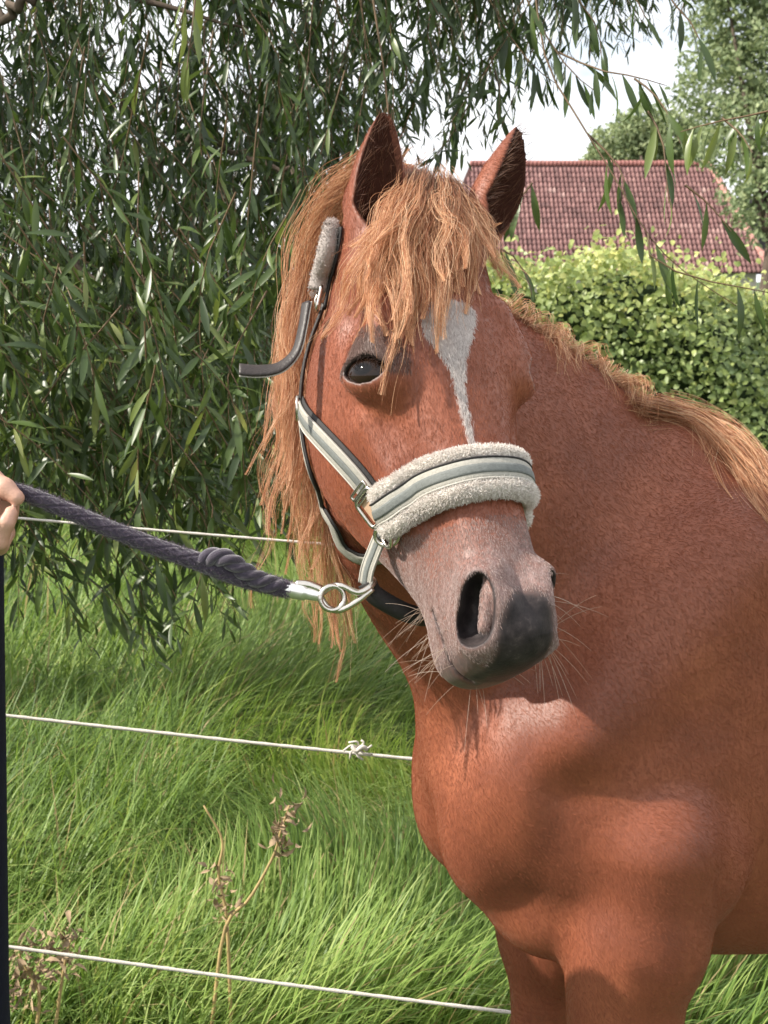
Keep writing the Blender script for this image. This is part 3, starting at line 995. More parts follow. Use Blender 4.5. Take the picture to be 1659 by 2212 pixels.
# neck: loft along a curve
_NC = np.array([[.43, 2.035, 1.04], [.325, 2.005, 1.13], [.205, 1.955, 1.245], [.085, 1.875, 1.395], [.040, 1.805, 1.515], [.045, 1.765, 1.600]])
_NU = np.array([[.55, .14, .82], [.68, .17, .70], [.70, .18, .69], [.66, .36, .64], [.36, .55, .74], [.12, .62, .77]])
_NH = np.array([.272, .262, .246, .204, .150, .105])      # half depth crest to throat
_NW = np.array([.165, .140, .106, .086, .078, .068])      # half width
NN = 60
NCs, NUs = catmull(_NC, NN), nrm(catmull(_NU, NN))
NHs = catmull(_NH[:, None], NN)[:, 0]; NWs = catmull(_NW[:, None], NN)[:, 0]
NTs = nrm(np.gradient(NCs, axis=0))
NUs = nrm(NUs - NTs * (NUs * NTs).sum(1, keepdims=True))
NSs = np.cross(NTs, NUs)                                   # lateral
NDs = np.linalg.norm(np.diff(NCs, axis=0), axis=1).mean()


NTAB = np.concatenate([NCs, NUs, NSs, NTs, NHs[:, None], NWs[:, None]], 1).astype(np.float32)


def neck_coords(P):
    P = P.astype(np.float32)
    C32 = np.ascontiguousarray(NCs[::3].astype(np.float32))
    d2 = (C32 ** 2).sum(1)[None] - 2 * P @ C32.T
    u = (d2.argmin(1) * 3).astype(np.float32)
    for _ in range(5):
        j = np.minimum(u.astype(np.int32), NN - 2)
        D = P - NTAB[j, 0:3] - (u - j)[:, None] * (NTAB[j + 1, 0:3] - NTAB[j, 0:3])
        u = np.clip(u + 0.7 * np.einsum('ij,ij->i', D, NTAB[j, 9:12]) / np.float32(NDs), 0, NN - 1).astype(np.float32)
    j = np.minimum(u.astype(np.int32), NN - 2)
    f = (u - j)[:, None]
    R = NTAB[j] * (1 - f) + NTAB[j + 1] * f
    D = P - R[:, 0:3]
    dot = lambda k: np.einsum('ij,ij->i', D, R[:, k:k + 3])
    return u, dot(6), dot(3), dot(9), R[:, 12], R[:, 13]


def neck_sdf(P):
    u, s, v, e, hh, ww = neck_coords(P)
    q = np.clip(v / hh, -1, 1)
    w = ww * (1.0 - .22 * q - .25 * np.maximum(q, 0) ** 2)     # thinner crest, fuller underside
    a = np.stack([s / w, v / hh, e / .08], 1)
    k0 = np.sqrt((a * a).sum(1)) + 1e-6
    a2 = a / np.stack([w, hh, np.full_like(w, .08)], 1)
    return (k0 * (k0 - 1) / (np.sqrt((a2 * a2).sum(1)) + 1e-6)).astype(np.float32)


# trunk: sections front to back (forward of the withers, centre height, half height, half width)
_BS = np.array([[.435, .97, .10, .09], [.40, .97, .18, .130], [.33, .975, .25, .158], [.20, .975, .320, .172], [.05, .985, .360, .176],
                [-.15, .975, .358, .222], [-.40, .965, .340, .262], [-.65, .985, .318, .262], [-.85, 1.04, .295, .25], [-1.02, 1.06, .265, .22], [-1.16, 1.05, .20, .15]])
BT = [spl_tab(-_BS[:, 0], _BS[:, k]) for k in (1, 2, 3)]


def trunk_sdf(B):
    f, l, z = B[:, 0], B[:, 1], B[:, 2]
    fc = np.clip(f, -1.16, .435)
    zc, hh, hw = (np.interp(-fc, *T_).astype(np.float32) for T_ in BT)
    q = np.clip((z - zc) / hh, -1, 1)
    w = hw * (1 - .20 * q - .10 * np.abs(q))
    e = (f - fc) / .06
    n = 2.2
    r = (np.abs(l / w) ** n + np.abs((z - zc) / hh) ** n + np.abs(e) ** n) ** (1 / n)
    return (r - 1) * np.minimum(hh, w) * .95


def rot_axis(ax, up=(0, 0, 1)):
    a = nrm(ax); u = np.asarray(up, float); u = nrm(u - a * (u @ a)); return np.stack([a, np.cross(u, a), u], 0)


def chain(B, pts, k=.03):
    f = None
    for (a, ra), (b, rb) in zip(pts[:-1], pts[1:]):
        d = sd_cap(B, a, b, ra, rb)
        f = d if f is None else smin(f, d, k)
    return f


def body_sdf(P):
    B = to_body(P).astype(np.float32)
    f = trunk_sdf(B)
    near = B[:, 0] > -.25
    # ---------------- forehand
    def sub(fn, k, m):
        if m.any():
            f[m] = smin(f[m], fn(B[m]), k)

    def cut(fn, k, m):
        if m.any():
            f[m] = smax(f[m], -fn(B[m]), k)
    m = near & (B[:, 2] > .55) & (B[:, 2] < 1.42)
    m0 = near & (B[:, 2] > .66)
    if m0.any():
        f[m0] = smin(f[m0], neck_sdf(P[m0]), .07)
    A = lambda b: np.stack([b[:, 0], np.abs(b[:, 1]), b[:, 2]], 1)
    # shoulder blade mass, slanting
    sub(lambda b: sd_ell(A(b), (.20, .118, 1.10), (.26, .085, .125), rot_axis((.42, .03, -.50))), .06, m)
    # point of the shoulder
    sub(lambda b: sd_ell(A(b), (.385, .112, .945), (.070, .064, .100)), .05, m)
    # triceps / upper arm mass
    sub(lambda b: sd_ell(A(b), (.235, .135, .895), (.165, .075, .165), rot_axis((.9, .0, .25))), .045, m)
    # chest muscles
    sub(lambda b: sd_ell(A(b), (.405, .060, .875), (.082, .080, .120)), .04, m)
    sub(lambda b: sd_ell(A(b), (.30, .070, .745), (.11, .085, .07)), .05, m)
    # hollows between shoulder blade, upper arm and ribs
    cut(lambda b: np.minimum(sd_cap(A(b), (.395, .238, .80), (.368, .232, .95), .024, .032), sd_cap(A(b), (.368, .232, .95), (.25, .240, 1.16), .032, .026)), .055, m)
    cut(lambda b: sd_cap(A(b), (.120, .246, .76), (.098, .258, 1.00), .030, .030), .055, m)
    sub(lambda b: sd_cap(A(b), (.10, .135, 1.24), (.33, .165, 1.02), .045, .040), .05, m)
    # near foreleg (horse's left)
    def leg(b, fx, lat, s, k):
        knee = (fx + .03, s * (lat - .02), .405)
        pts = [((fx - .01, s * lat, .86), .098), ((fx + .0, s * lat, .73), .083), ((fx + .015, s * (lat - .01), .60), .066), (knee, .043)]
        d = chain(b, pts, .04)
        d = smin(d, sd_ell(b, (fx - .085, s * (lat + .01), .825), (.056, .050, .080)), .022)     # elbow
        d = smin(d, sd_ell(b, (fx + .045, s * (lat + .005), .69), (.055, .055, .12)), .035)      # forearm muscle
        d = smin(d, chain(b, [((fx + .032, knee[1], .44), .046), ((fx + .036, knee[1], .375), .044), ((fx + .022, knee[1], .32), .031), ((fx + .022, knee[1], .18), .027), ((fx + .018, knee[1], .135), .036), ((fx + .05, knee[1], .07), .030), ((fx + .058, knee[1], .052), .042)], .02), .02)
        hoof = smax(sd_cap(b, (fx + .055, knee[1], .10), (fx + .085, knee[1], -.01), .038, .066), -(b[:, 2] - .004), .004)
        return smin(d, hoof, .008)
    m1 = near & (B[:, 2] < 1.0)
    sub(lambda b: leg(b, .235, .158, 1, 0), .026, m1 & (B[:, 1] > -.06))
    sub(lambda b: leg(b, .235, .135, -1, 0), .040, m1 & (B[:, 1] < .06))
    # crease between forearm and belly
    # ---------------- hindquarters
    mh = B[:, 0] < -.55
    sub(lambda b: sd_ell(A(b), (-.93, .13, .98), (.25, .135, .27), rot_axis((.35, 0, -.9))), .08, mh)
    sub(lambda b: sd_ell(A(b), (-.80, .165, .78), (.12, .09, .17)), .06, mh)
    def hind(b, fx, lat, s):
        y = s * lat
        d = chain(b, [((fx, y, .86), .13), ((fx + .06, y, .70), .085), ((fx - .05, y, .58), .062), ((fx - .16, y, .47), .046), ((fx - .145, y, .40), .042), ((fx - .125, y, .32), .031), ((fx - .115, y, .18), .028), ((fx - .12, y, .135), .037), ((fx - .09, y, .06), .036)], .035)
        hoof = smax(sd_cap(b, (fx - .09, y, .10), (fx - .055, y, -.01), .037, .062), -(b[:, 2] - .004), .004)
        return smin(d, hoof, .008)
    sub(lambda b: hind(b, -.90, .135, 1), .05, mh)
    sub(lambda b: hind(b, -.97, .125, -1), .05, mh)
    return f


def horse_sdf(P):
    """P (n,3) world"""
    P = np.ascontiguousarray(P, np.float32)
    out = body_sdf(P)
    Q = to_head(P).astype(np.float32)
    m = (np.abs(Q[:, 0]) < .18) & (Q[:, 1] > -.16) & (Q[:, 1] < .70) & (Q[:, 2] > -.36) & (Q[:, 2] < .12)
    if m.any():
        out[m] = smin(out[m], head_sdf(Q[m]), .03)
    for E_ in EARS:
        c = (E_['base'] + E_['tip']) / 2
        m = ((P - c) ** 2).sum(1) < .15 ** 2
        if m.any():
            e, inner = ear_sdf(P[m], E_)
            o = smin(out[m], e, .014)
            h_ = ((P[m] - E_['base']) @ E_['M'][2]) / E_['L']
            o = np.where(h_ > .0, smax(o, -inner, .004), o)
            out[m] = o
    return out


def axis_grid(parts):
    g = [parts[0][0]]
    for a, b, h in parts:
        n = max(1, int(round((b - a) / h)))
        g += list(a + (b - a) * (np.arange(1, n + 1) / n))
    return np.array(g)


def mesh_implicit(fn, gx, gy, gz, S=6):
    def pad(g):
        r = (-(len(g) - 1)) % S
        return np.concatenate([g, g[-1] + (g[-1] - g[-2]) * np.arange(1, r + 1)])
    gx, gy, gz = pad(gx), pad(gy), pad(gz)
    nx, ny, nz_ = len(gx), len(gy), len(gz)
    cx, cy, cz = gx[::S], gy[::S], gz[::S]
    CP = np.stack(np.meshgrid(cx, cy, cz, indexing='ij'), -1).reshape(-1, 3)
    CFv = np.concatenate([fn(c) for c in np.array_split(CP, max(1, len(CP) // 200000))]).reshape(len(cx), len(cy), len(cz))
    # active blocks: near the surface at some corner
    def blk(op, A):
        o = A[:-1, :-1, :-1]
        for d in [(0, 0, 1), (0, 1, 0), (0, 1, 1), (1, 0, 0), (1, 0, 1), (1, 1, 0), (1, 1, 1)]:
            o = op(o, A[d[0]:A.shape[0] - 1 + d[0], d[1]:A.shape[1] - 1 + d[1], d[2]:A.shape[2] - 1 + d[2]])
        return o
    dx, dy, dz = np.diff(cx), np.diff(cy), np.diff(cz)
    diag = np.sqrt(dx[:, None, None] ** 2 + dy[None, :, None] ** 2 + dz[None, None, :] ** 2)
    amin = blk(np.minimum, np.abs(CFv))
    act = amin < diag * 0.75 + .004
    sgn = np.where(CFv[:-1, :-1, :-1] < 0, -1.0, 1.0).astype(np.float32)
    stride = S
    for nxt in (2, 1):                       # refine the grid round the surface only
        K = stride // nxt
        shape = [(len(g) - 1) // nxt + 1 for g in (gx, gy, gz)]
        Fn = np.full(shape, 1.0, np.float32)
        Fn[:-1, :-1, :-1] = np.repeat(np.repeat(np.repeat(sgn, K, 0), K, 1), K, 2)
        need = np.zeros(shape, bool)
        bi, bj, bk = np.nonzero(act)
        for a in range(K + 1):
            for b in range(K + 1):
                for c in range(K + 1):
                    need[bi * K + a, bj * K + b, bk * K + c] = True
        ii, jj, kk = np.nonzero(need)
        Pn = np.stack([gx[ii * nxt], gy[jj * nxt], gz[kk * nxt]], 1).astype(np.float32)
        Fn[ii, jj, kk] = np.concatenate([fn(c) for c in np.array_split(Pn, max(1, len(Pn) // 120000))])
        if nxt > 1:
            am = blk(np.minimum, np.abs(np.where(need, Fn, 9)))
            ex, ey, ez = np.diff(gx[::nxt]), np.diff(gy[::nxt]), np.diff(gz[::nxt])
            dg = np.sqrt(ex[:, None, None] ** 2 + ey[None, :, None] ** 2 + ez[None, None, :] ** 2)
            act = am < dg * 0.62 + .001
            sgn = np.where(Fn[:-1, :-1, :-1] < 0, -1.0, 1.0).astype(np.float32)
        stride = nxt
    Fd = Fn
    # surface nets
    ins = Fd < 0
    cnt = blk(lambda a, b: a + b, ins.astype(np.int8))
    cell = (cnt > 0) & (cnt < 8)
    ci, cj, ck = np.nonzero(cell)
    vid = np.full(cell.shape, -1, np.int32)
    vid[ci, cj, ck] = np.arange(len(ci))
    acc = np.zeros((len(ci), 3)); num = np.zeros(len(ci))
    cor = [(a, b, c) for a in (0, 1) for b in (0, 1) for c in (0, 1)]
    pos = {d: (gx[ci + d[0]], gy[cj + d[1]], gz[ck + d[2]]) for d in cor}
    val = {d: Fd[ci + d[0], cj + d[1], ck + d[2]] for d in cor}
    for d in cor:
        for ax in range(3):
            if d[ax] == 0:
                e = list(d); e[ax] = 1; e = tuple(e)
                v0, v1 = val[d], val[e]
                m = (v0 < 0) != (v1 < 0)
                t = np.where(m, v0 / np.where(m, v0 - v1, 1), 0)
                for q in range(3):
                    acc[:, q] += np.where(m, pos[d][q] + t * (pos[e][q] - pos[d][q]), 0)
                num += m
    V = acc / num[:, None]
    quads = []
    for ax in range(3):
        sl0 = [slice(1, -1)] * 3; sl1 = [slice(1, -1)] * 3
        sl0[ax] = slice(0, -1); sl1[ax] = slice(1, None)
        a, b = ins[tuple(sl0)], ins[tuple(sl1)]
        m = a != b
        I = np.array(np.nonzero(m))
        flip = a[m]
        base = I.copy()
        for q in range(3):
            if q != ax: base[q] += 1          # grid index of the edge start
        q1, q2 = [(1, 2), (2, 0), (0, 1)][ax]
        def idx(d1, d2):
            k = base.copy(); k[q1] -= d1; k[q2] -= d2
            return vid[k[0], k[1], k[2]]
        qd = np.stack([idx(1, 1), idx(0, 1), idx(0, 0), idx(1, 0)], 1)
        qd[~flip] = qd[~flip][:, ::-1]
        quads.append(qd)
    return V, np.vstack(quads)


def sdf_grad(P, h=.0015):
    P = np.asarray(P, np.float32)
    g = np.zeros((len(P), 3))
    for k in range(3):
        e = np.zeros(3, np.float32); e[k] = h
        g[:, k] = (horse_sdf(P + e) - horse_sdf(P - e)) / (2 * h)
    return g


def march(O, D, t0, t1, n=160, strict=False):
    """first hit of rays O + t D with the horse; returns points (nan when none)"""
    O = np.atleast_2d(np.asarray(O, float)); D = nrm(np.atleast_2d(np.asarray(D, float)))
    O, D = np.broadcast_arrays(O, D)
    ts = np.linspace(t0, t1, n)
    P = O[:, None] + ts[None, :, None] * D[:, None]
    f = horse_sdf(P.reshape(-1, 3)).reshape(len(O), n)
    hit = f < 0
    i = hit.argmax(1)
    ok = hit.any(1) & (i > 0)
    r = np.arange(len(O)); j = np.maximum(i - 1, 0)
    f0, f1 = f[r, j], f[r, i]
    t = ts[j] + (ts[i] - ts[j]) * f0 / np.where(np.abs(f0 - f1) < 1e-9, 1, f0 - f1)
    out = O + t[:, None] * D
    bad = ~ok
    if bad.any():
        out[bad] = np.nan if strict else (O + ts[f.argmin(1)][:, None] * D)[bad]
    return out


def hit_px(pts, d0=1.25, d1=2.6, strict=False):
    D = np.array([ray(*p) for p in pts])
    return march(cC, D, d0, d1, 360, strict)


gx = axis_grid([(-.23, -.14, .006), (-.14, .30, .003), (.30, .55, .005), (.55, .8, .009), (.8, 1.95, .016)])
gy = axis_grid([(1.36, 1.40, .006), (1.40, 1.84, .003), (1.84, 2.1, .005), (2.1, 2.75, .010)])
gz = axis_grid([(-.02, .55, .009), (.55, 1.14, .005), (1.14, 1.86, .003), (1.86, 1.92, .006)])
HV, HF = mesh_implicit(horse_sdf, gx, gy, gz)
_fv = horse_sdf(HV)


def vert_normals(V, F):
    d1 = V[F[:, 2]] - V[F[:, 0]]; d2 = V[F[:, 3]] - V[F[:, 1]]
    fnv = np.cross(d1, d2)
    N = np.zeros_like(V)
    for k in range(4):
        for q in range(3):
            N[:, q] += np.bincount(F[:, k], fnv[:, q], len(V))
    return nrm(N)


HN = vert_normals(HV, HF)
HV = HV - HN * np.clip(_fv, -.0025, .0025)[:, None]
print('horse mesh', len(HV), len(HF), 'at', round(time.time() - T0, 1))
# ------------------------------------------------------------------ coat colour and recess shade masks, measured on the animal itself
def poly_sd(pt, poly):
    """signed distance (inside positive) of points (n,2) to polygon"""
    pt = np.asarray(pt, float); poly = np.asarray(poly, float)
    d = np.full(len(pt), 1e9); ins = np.zeros(len(pt), bool)
    for a, b in zip(poly, np.roll(poly, -1, 0)):
        ab = b - a
        h = np.clip(((pt - a) @ ab) / (ab @ ab + 1e-12), 0, 1)
        d = np.minimum(d, np.linalg.norm(pt - a - h[:, None] * ab, axis=1))
        c = ((a[1] > pt[:, 1]) != (b[1] > pt[:, 1]))
        with np.errstate(divide='ignore', invalid='ignore'):
            xi = a[0] + (pt[:, 1] - a[1]) * ab[0] / (ab[1] if abs(ab[1]) > 1e-12 else 1e-12)
        ins ^= c & (pt[:, 0] < xi)
    return np.where(ins, d, -d)


def sstep(a, b, x):
    u = np.clip((x - a) / (b - a), 0, 1)
    return u * u * (3 - 2 * u)


HQ = to_head(HV)
inhead = (np.abs(HQ[:, 0]) < .17) & (HQ[:, 1] > -.20) & (HQ[:, 1] < .68) & (HQ[:, 2] > -.34) & (HQ[:, 2] < .12)
_ih = np.nonzero(inhead)[0]
inhead[_ih] = head_sdf(HQ[_ih].astype(np.float32)) < .02
hq = HQ[inhead]
ac = np.abs(hq[:, 0]); tt = hq[:, 1]; bb_ = hq[:, 2]
AQ = np.stack([ac, tt, bb_], 1)
nV = len(HV)
M_blaze = np.full(nV, -.05); M_muz = np.zeros(nV); M_dark = np.zeros(nV); M_eye = np.zeros(nV); M_lid = np.zeros(nV); M_ear = np.zeros(nV)
STAR = [(905, 694), (945, 640), (1000, 650), (1028, 672), (1026, 700), (1014, 745), (1006, 780), (1004, 830), (1010, 870), (1018, 915), (1028, 968), (1014, 970), (1003, 920), (991, 880), (981, 835), (973, 800), (950, 765), (920, 730)]
sp = to_head(hit_px(STAR))
M_blaze[inhead] = np.where(bb_ > -.05, poly_sd(hq[:, :2], sp[:, :2]), -.05)
M_muz[inhead] = sstep(.395, .490, tt + .25 * (-bb_ - .03).clip(0)) 
dk = sstep(1.15, .72, np.sqrt((ac / .037) ** 2 + ((tt - .552) / .056) ** 2)) * sstep(-.115, -.085, bb_)
dk = np.maximum(dk, .62 * sstep(.505, .550, tt) * sstep(-.03, -.06, bb_))
nh = nostril(AQ)
dk = np.maximum(dk, sstep(.0060, .0010, nh)) * sstep(.0006, .0022, nostril_fold(AQ))  # nostril hollow blackened: its inner shade is put into the colour
_sl = np.maximum(np.maximum(np.abs(bb_ + .100 + 2.0 * (np.clip(tt, .47, .62) - .53) ** 2) - .0022, .482 - tt), .020 - ac)
dk = np.maximum(dk, .85 * sstep(.0035, .0005, _sl))  # shade of the mouth slit drawn into the colour as a dark line
M_dark[inhead] = dk
ed = AQ - EYE_C
ex, ey, ez = ed @ EYE_R[1], ed @ EYE_R[2], ed @ EYE_R[0]
M_eye[inhead] = np.where(hq[:, 0] > 0, .35, 1.0) * sstep(.050, .022, np.sqrt((ex / 1.05) ** 2 + (ey - .009) ** 2 + ez ** 2 * .3))
alm = np.maximum(np.sqrt(ex ** 2 + (ey + .0170) ** 2), np.sqrt(ex ** 2 + (ey - .0185) ** 2)) - .0325
M_eye[inhead] *= .25 + .75 * sstep(-.014, .004, ey)
M_eye_h = np.zeros(nV); M_eye_h[inhead] = M_eye[inhead] * (ey > -.002) * .22
M_lid[inhead] = sstep(.0045, .001, alm) * (ez > 0)
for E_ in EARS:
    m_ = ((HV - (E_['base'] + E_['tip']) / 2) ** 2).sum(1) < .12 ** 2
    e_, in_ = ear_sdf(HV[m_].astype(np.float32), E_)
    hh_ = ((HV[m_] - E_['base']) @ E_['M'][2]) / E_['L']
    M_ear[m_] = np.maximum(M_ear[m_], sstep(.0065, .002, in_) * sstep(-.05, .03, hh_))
M_hoof = sstep(.085, .078, HV[:, 2])

mat, n, l, b = new_mat('chestnut_coat')
geo = n.new('ShaderNodeTexCoord'); OB = geo.outputs['Object']


def att(nm):
    a = n.new('ShaderNodeAttribute'); a.attribute_name = nm
    return a.outputs['Fac']


def mixc(fac, c1, c2):
    x = n.new('ShaderNodeMixRGB')
    if isinstance(fac, float): x.inputs[0].default_value = fac
    else: l.new(fac, x.inputs[0])
    for k, c in ((1, c1), (2, c2)):
        if isinstance(c, tuple): x.inputs[k].default_value = c if len(c) == 4 else c + (1,)
        else: l.new(c, x.inputs[k])
    return x.outputs['Color']


def mth(op, a, b_=None, clamp=False):
    x = n.new('ShaderNodeMath'); x.operation = op; x.use_clamp = clamp
    for k, v in ((0, a), (1, b_)):
        if v is None: continue
        if isinstance(v, (int, float)): x.inputs[k].default_value = v
        else: l.new(v, x.inputs[k])
    return x.outputs[0]


# hair direction streaks: noise squeezed across the lie of the coat
mpn = n.new('ShaderNodeMapping'); mpn.inputs['Scale'].default_value = (1.0, 1.0, .22); l.new(OB, mpn.inputs['Vector'])
z1 = noise(n, l, 7, 4, .55, OB)
z2 = noise(n, l, 420, 3, .6, mpn.outputs['Vector'])
z3 = noise(n, l, 90, 4, .6, mpn.outputs['Vector'])
base = ramp(n, [(.30, (.165, .047, .024)), (.52, (.235, .070, .034)), (.75, (.310, .100, .049))])
l.new(z1.outputs['Fac'], base.inputs['Fac'])
fine = ramp(n, [(.25, (.74, .72, .70)), (.75, (1.22, 1.2, 1.18))])
l.new(z2.outputs['Fac'], fine.inputs['Fac'])
mul = n.new('ShaderNodeMixRGB'); mul.blend_type = 'MULTIPLY'; mul.inputs[0].default_value = .8
l.new(base.outputs['Color'], mul.inputs[1]); l.new(fine.outputs['Color'], mul.inputs[2])
col = mul.outputs['Color']
# muzzle turning mealy grey, with roan ticking
tick = ramp(n, [(.35, (.17, .112, .102)), (.6, (.275, .205, .195)), (.8, (.39, .325, .32))]); l.new(z3.outputs['Fac'], tick.inputs['Fac'])
jit = mth('MULTIPLY', mth('SUBTRACT', z3.outputs['Fac'], .5), 1.1)
col = mixc(mth('MULTIPLY', mth('ADD', att('muzzle'), mth('MULTIPLY', jit, att('muzzle')), True), .78), col, tick.outputs['Color'])
col = mixc(mth('MULTIPLY', att('eye_skin'), .85), col, (.082, .055, .048))
# star and stripe with a hairy edge
bz_ = mth('ADD', att('blaze'), mth('MULTIPLY', mth('SUBTRACT', z2.outputs['Fac'], .5), .020))
bz_ = mth('ADD', bz_, mth('MULTIPLY', mth('SUBTRACT', z3.outputs['Fac'], .5), .012))
bz_ = mth('MULTIPLY', mth('ADD', bz_, .0005), 190, True)
spot = ramp(n, [(.28, (.27, .21, .20)), (.46, (.50, .44, .42))]); l.new(z3.outputs['Fac'], spot.inputs['Fac'])
col = mixc(mth('MULTIPLY', bz_, .93), col, spot.outputs['Color'])
dkc = mth('ADD', att('dark_skin_shade'), mth('MULTIPLY', mth('MULTIPLY', jit, 3.6), mth('MULTIPLY', att('dark_skin_shade'), mth('SUBTRACT', 1.0, att('dark_skin_shade')))), True)
z5 = noise(n, l, 55, 5, .7, OB)
dkr = ramp(n, [(.35, (.016, .013, .014)), (.6, (.040, .032, .032)), (.8, (.11, .085, .08))]); l.new(z5.outputs['Fac'], dkr.inputs['Fac'])
dkc = mth('ADD', dkc, mth('MULTIPLY', mth('MULTIPLY', mth('SUBTRACT', z5.outputs['Fac'], .5), 5.0), mth('MULTIPLY', att('dark_skin_shade'), mth('SUBTRACT', 1.0, att('dark_skin_shade')))), True)
col = mixc(dkc, col, dkr.outputs['Color'])
col = mixc(mth('MULTIPLY', att('lid'), .9), col, (.022, .016, .015))
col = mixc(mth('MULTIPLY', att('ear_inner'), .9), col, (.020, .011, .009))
col = mixc(att('hoof'), col, (.04, .035, .03))
l.new(col, b.inputs['Base Color'])
rg = mth('ADD', mth('MULTIPLY', z2.outputs['Fac'], .16), .40)
l.new(rg, b.inputs['Roughness'])
l.new(mth('MULTIPLY', mth('SUBTRACT', 1.0, mth('MAXIMUM', att('ear_inner'), mth('MULTIPLY', att('dark_skin_shade'), .6))), .42), b.inputs['Specular IOR Level'])
b.inputs['Sheen Weight'].default_value = .05
b.inputs['Sheen Roughness'].default_value = .45
b.inputs['Sheen Tint'].default_value = (1, .86, .82, 1)
bp = n.new('ShaderNodeBump'); bp.inputs['Strength'].default_value = .30; bp.inputs['Distance'].default_value = .0012
vn = noise(n, l, 11, 2, .5, OB, .6)
vl = mth('SUBTRACT', 1.0, mth('MULTIPLY', mth('ABSOLUTE', mth('SUBTRACT', vn.outputs['Fac'], .5)), 30, True))
zz0 = mth('MULTIPLY', vl, .55)
zz = mth('ADD', z2.outputs['Fac'], mth('MULTIPLY', z3.outputs['Fac'], .8))
zz = mth('ADD', zz, zz0)
l.new(zz, bp.inputs['Height']); l.new(bp.outputs['Normal'], b.inputs['Normal'])
COAT = mat

horse = empty('horse', (WITH[0], WITH[1], 0), 'chestnut horse with a white star and stripe, head turned to the camera', 'horse')
body = fast_mesh('body', HV, HF, COAT, horse)
for nm, A_ in (('blaze', M_blaze), ('muzzle', M_muz), ('dark_skin_shade', M_dark), ('eye_skin', M_eye), ('lid', M_lid), ('ear_inner', M_ear), ('hoof', M_hoof)):
    set_attr(body.data, nm, A_)

# eyes
m_eye, n, l, b = new_mat('dark_brown_eye')
tcd = n.new('ShaderNodeTexCoord')
sx = n.new('ShaderNodeSeparateXYZ'); l.new(tcd.outputs['Object'], sx.inputs[0])
rr = mth('SQRT', mth('ADD', mth('POWER', mth('MULTIPLY', sx.outputs['X'], .62), 2), mth('POWER', sx.outputs['Y'], 2)))
ir = ramp(n, [(.0, (.003, .002, .002)), (.30, (.004, .003, .003)), (.40, (.016, .008, .005)), (.80, (.012, .006, .004)), (.93, (.07, .05, .045))])
l.new(mth('MULTIPLY', rr, 1 / .0195), ir.inputs['Fac'])
l.new(ir.outputs['Color'], b.inputs['Base Color'])
b.inputs['Roughness'].default_value = .05
b.inputs['Specular IOR Level'].default_value = .35
b.inputs['Coat Roughness'].default_value = .02
for s_ in (-1, 1):
    S_ = np.array([s_, 1, 1])
    me = bpy.data.meshes.new('eye')
    bm = bmesh.new(); bmesh.ops.create_uvsphere(bm, u_segments=40, v_segments=24, radius=.0215); bmesh.ops.scale(bm, vec=(1.32, 1.0, 1.0), verts=bm.verts); bm.to_mesh(me); bm.free()
    o = link_mesh('eye', me, m_eye, None)
    zc = nrm((EYE_R[0] * S_) @ HM); xc = nrm((EYE_R[1] * S_) @ HM); yc = np.cross(zc, xc)
    ctr = from_head(EYE_C * S_ + EYE_R[0] * S_ * (.0052 if s_ < 0 else -.001))
    o.matrix_world = Matrix(((xc[0], yc[0], zc[0], ctr[0]), (xc[1], yc[1], zc[1], ctr[1]), (xc[2], yc[2], zc[2], ctr[2]), (0, 0, 0, 1)))
    o.parent = horse
    o.matrix_parent_inverse = Matrix.Translation(horse.location).inverted()

# ------------------------------------------------------------------ hair
def hair_mat(name, cols, rough=.42, trans=.25, spec=.5):
    m, n, l, b = new_mat(name)
    hi = n.new('ShaderNodeHairInfo')
    r = ramp(n, cols)
    l.new(hi.outputs['Random'], r.inputs['Fac'])
    x = n.new('ShaderNodeMixRGB'); x.blend_type = 'MULTIPLY'; x.inputs[0].default_value = 1
    r2 = ramp(n, [(0, (.62, .55, .5)), (.35, (1, 1, 1)), (1, (1.15, 1.15, 1.15))])
    l.new(hi.outputs['Intercept'], r2.inputs['Fac'])
    l.new(r.outputs['Color'], x.inputs[1]); l.new(r2.outputs['Color'], x.inputs[2])
    l.new(x.outputs['Color'], b.inputs['Base Color'])
    b.inputs['Roughness'].default_value = rough
    b.inputs['Specular IOR Level'].default_value = spec
    if trans:
        tr = n.new('ShaderNodeBsdfTranslucent'); ms = n.new('ShaderNodeMixShader'); ms.inputs[0].default_value = trans
        l.new(x.outputs['Color'], tr.inputs['Color'])
        l.new(b.outputs[0], ms.inputs[1]); l.new(tr.outputs[0], ms.inputs[2])
        l.new(ms.outputs[0], n['Material Output'].inputs['Surface'])
    return m


def hair_obj(name, S, r_root, r_tip, material, parent):
    """S (n,k,3) strands"""
    S = np.asarray(S, np.float32)
    n_, k, _ = S.shape
    hcv = bpy.data.hair_curves.new(name)
    hcv.add_curves([k] * n_)
    hcv.attributes['position'].data.foreach_set('vector', np.ascontiguousarray(S.reshape(-1, 3)).ravel())
    ra = hcv.attributes.get('radius') or hcv.attributes.new('radius', 'FLOAT', 'POINT')
    u = np.linspace(0, 1, k)
    rr_ = (r_root + (r_tip - r_root) * u ** 1.5)[None] * (0.75 + .5 * np.random.default_rng(3).random((n_, 1)))
    ra.data.foreach_set('value', rr_.astype(np.float32).ravel())
    hcv.materials.append(material)
    o = bpy.data.objects.new(name, hcv)
    COL.objects.link(o)
    if parent is not None:
        o.parent = parent
        o.matrix_parent_inverse = Matrix.Translation(parent.location).inverted()
    return o


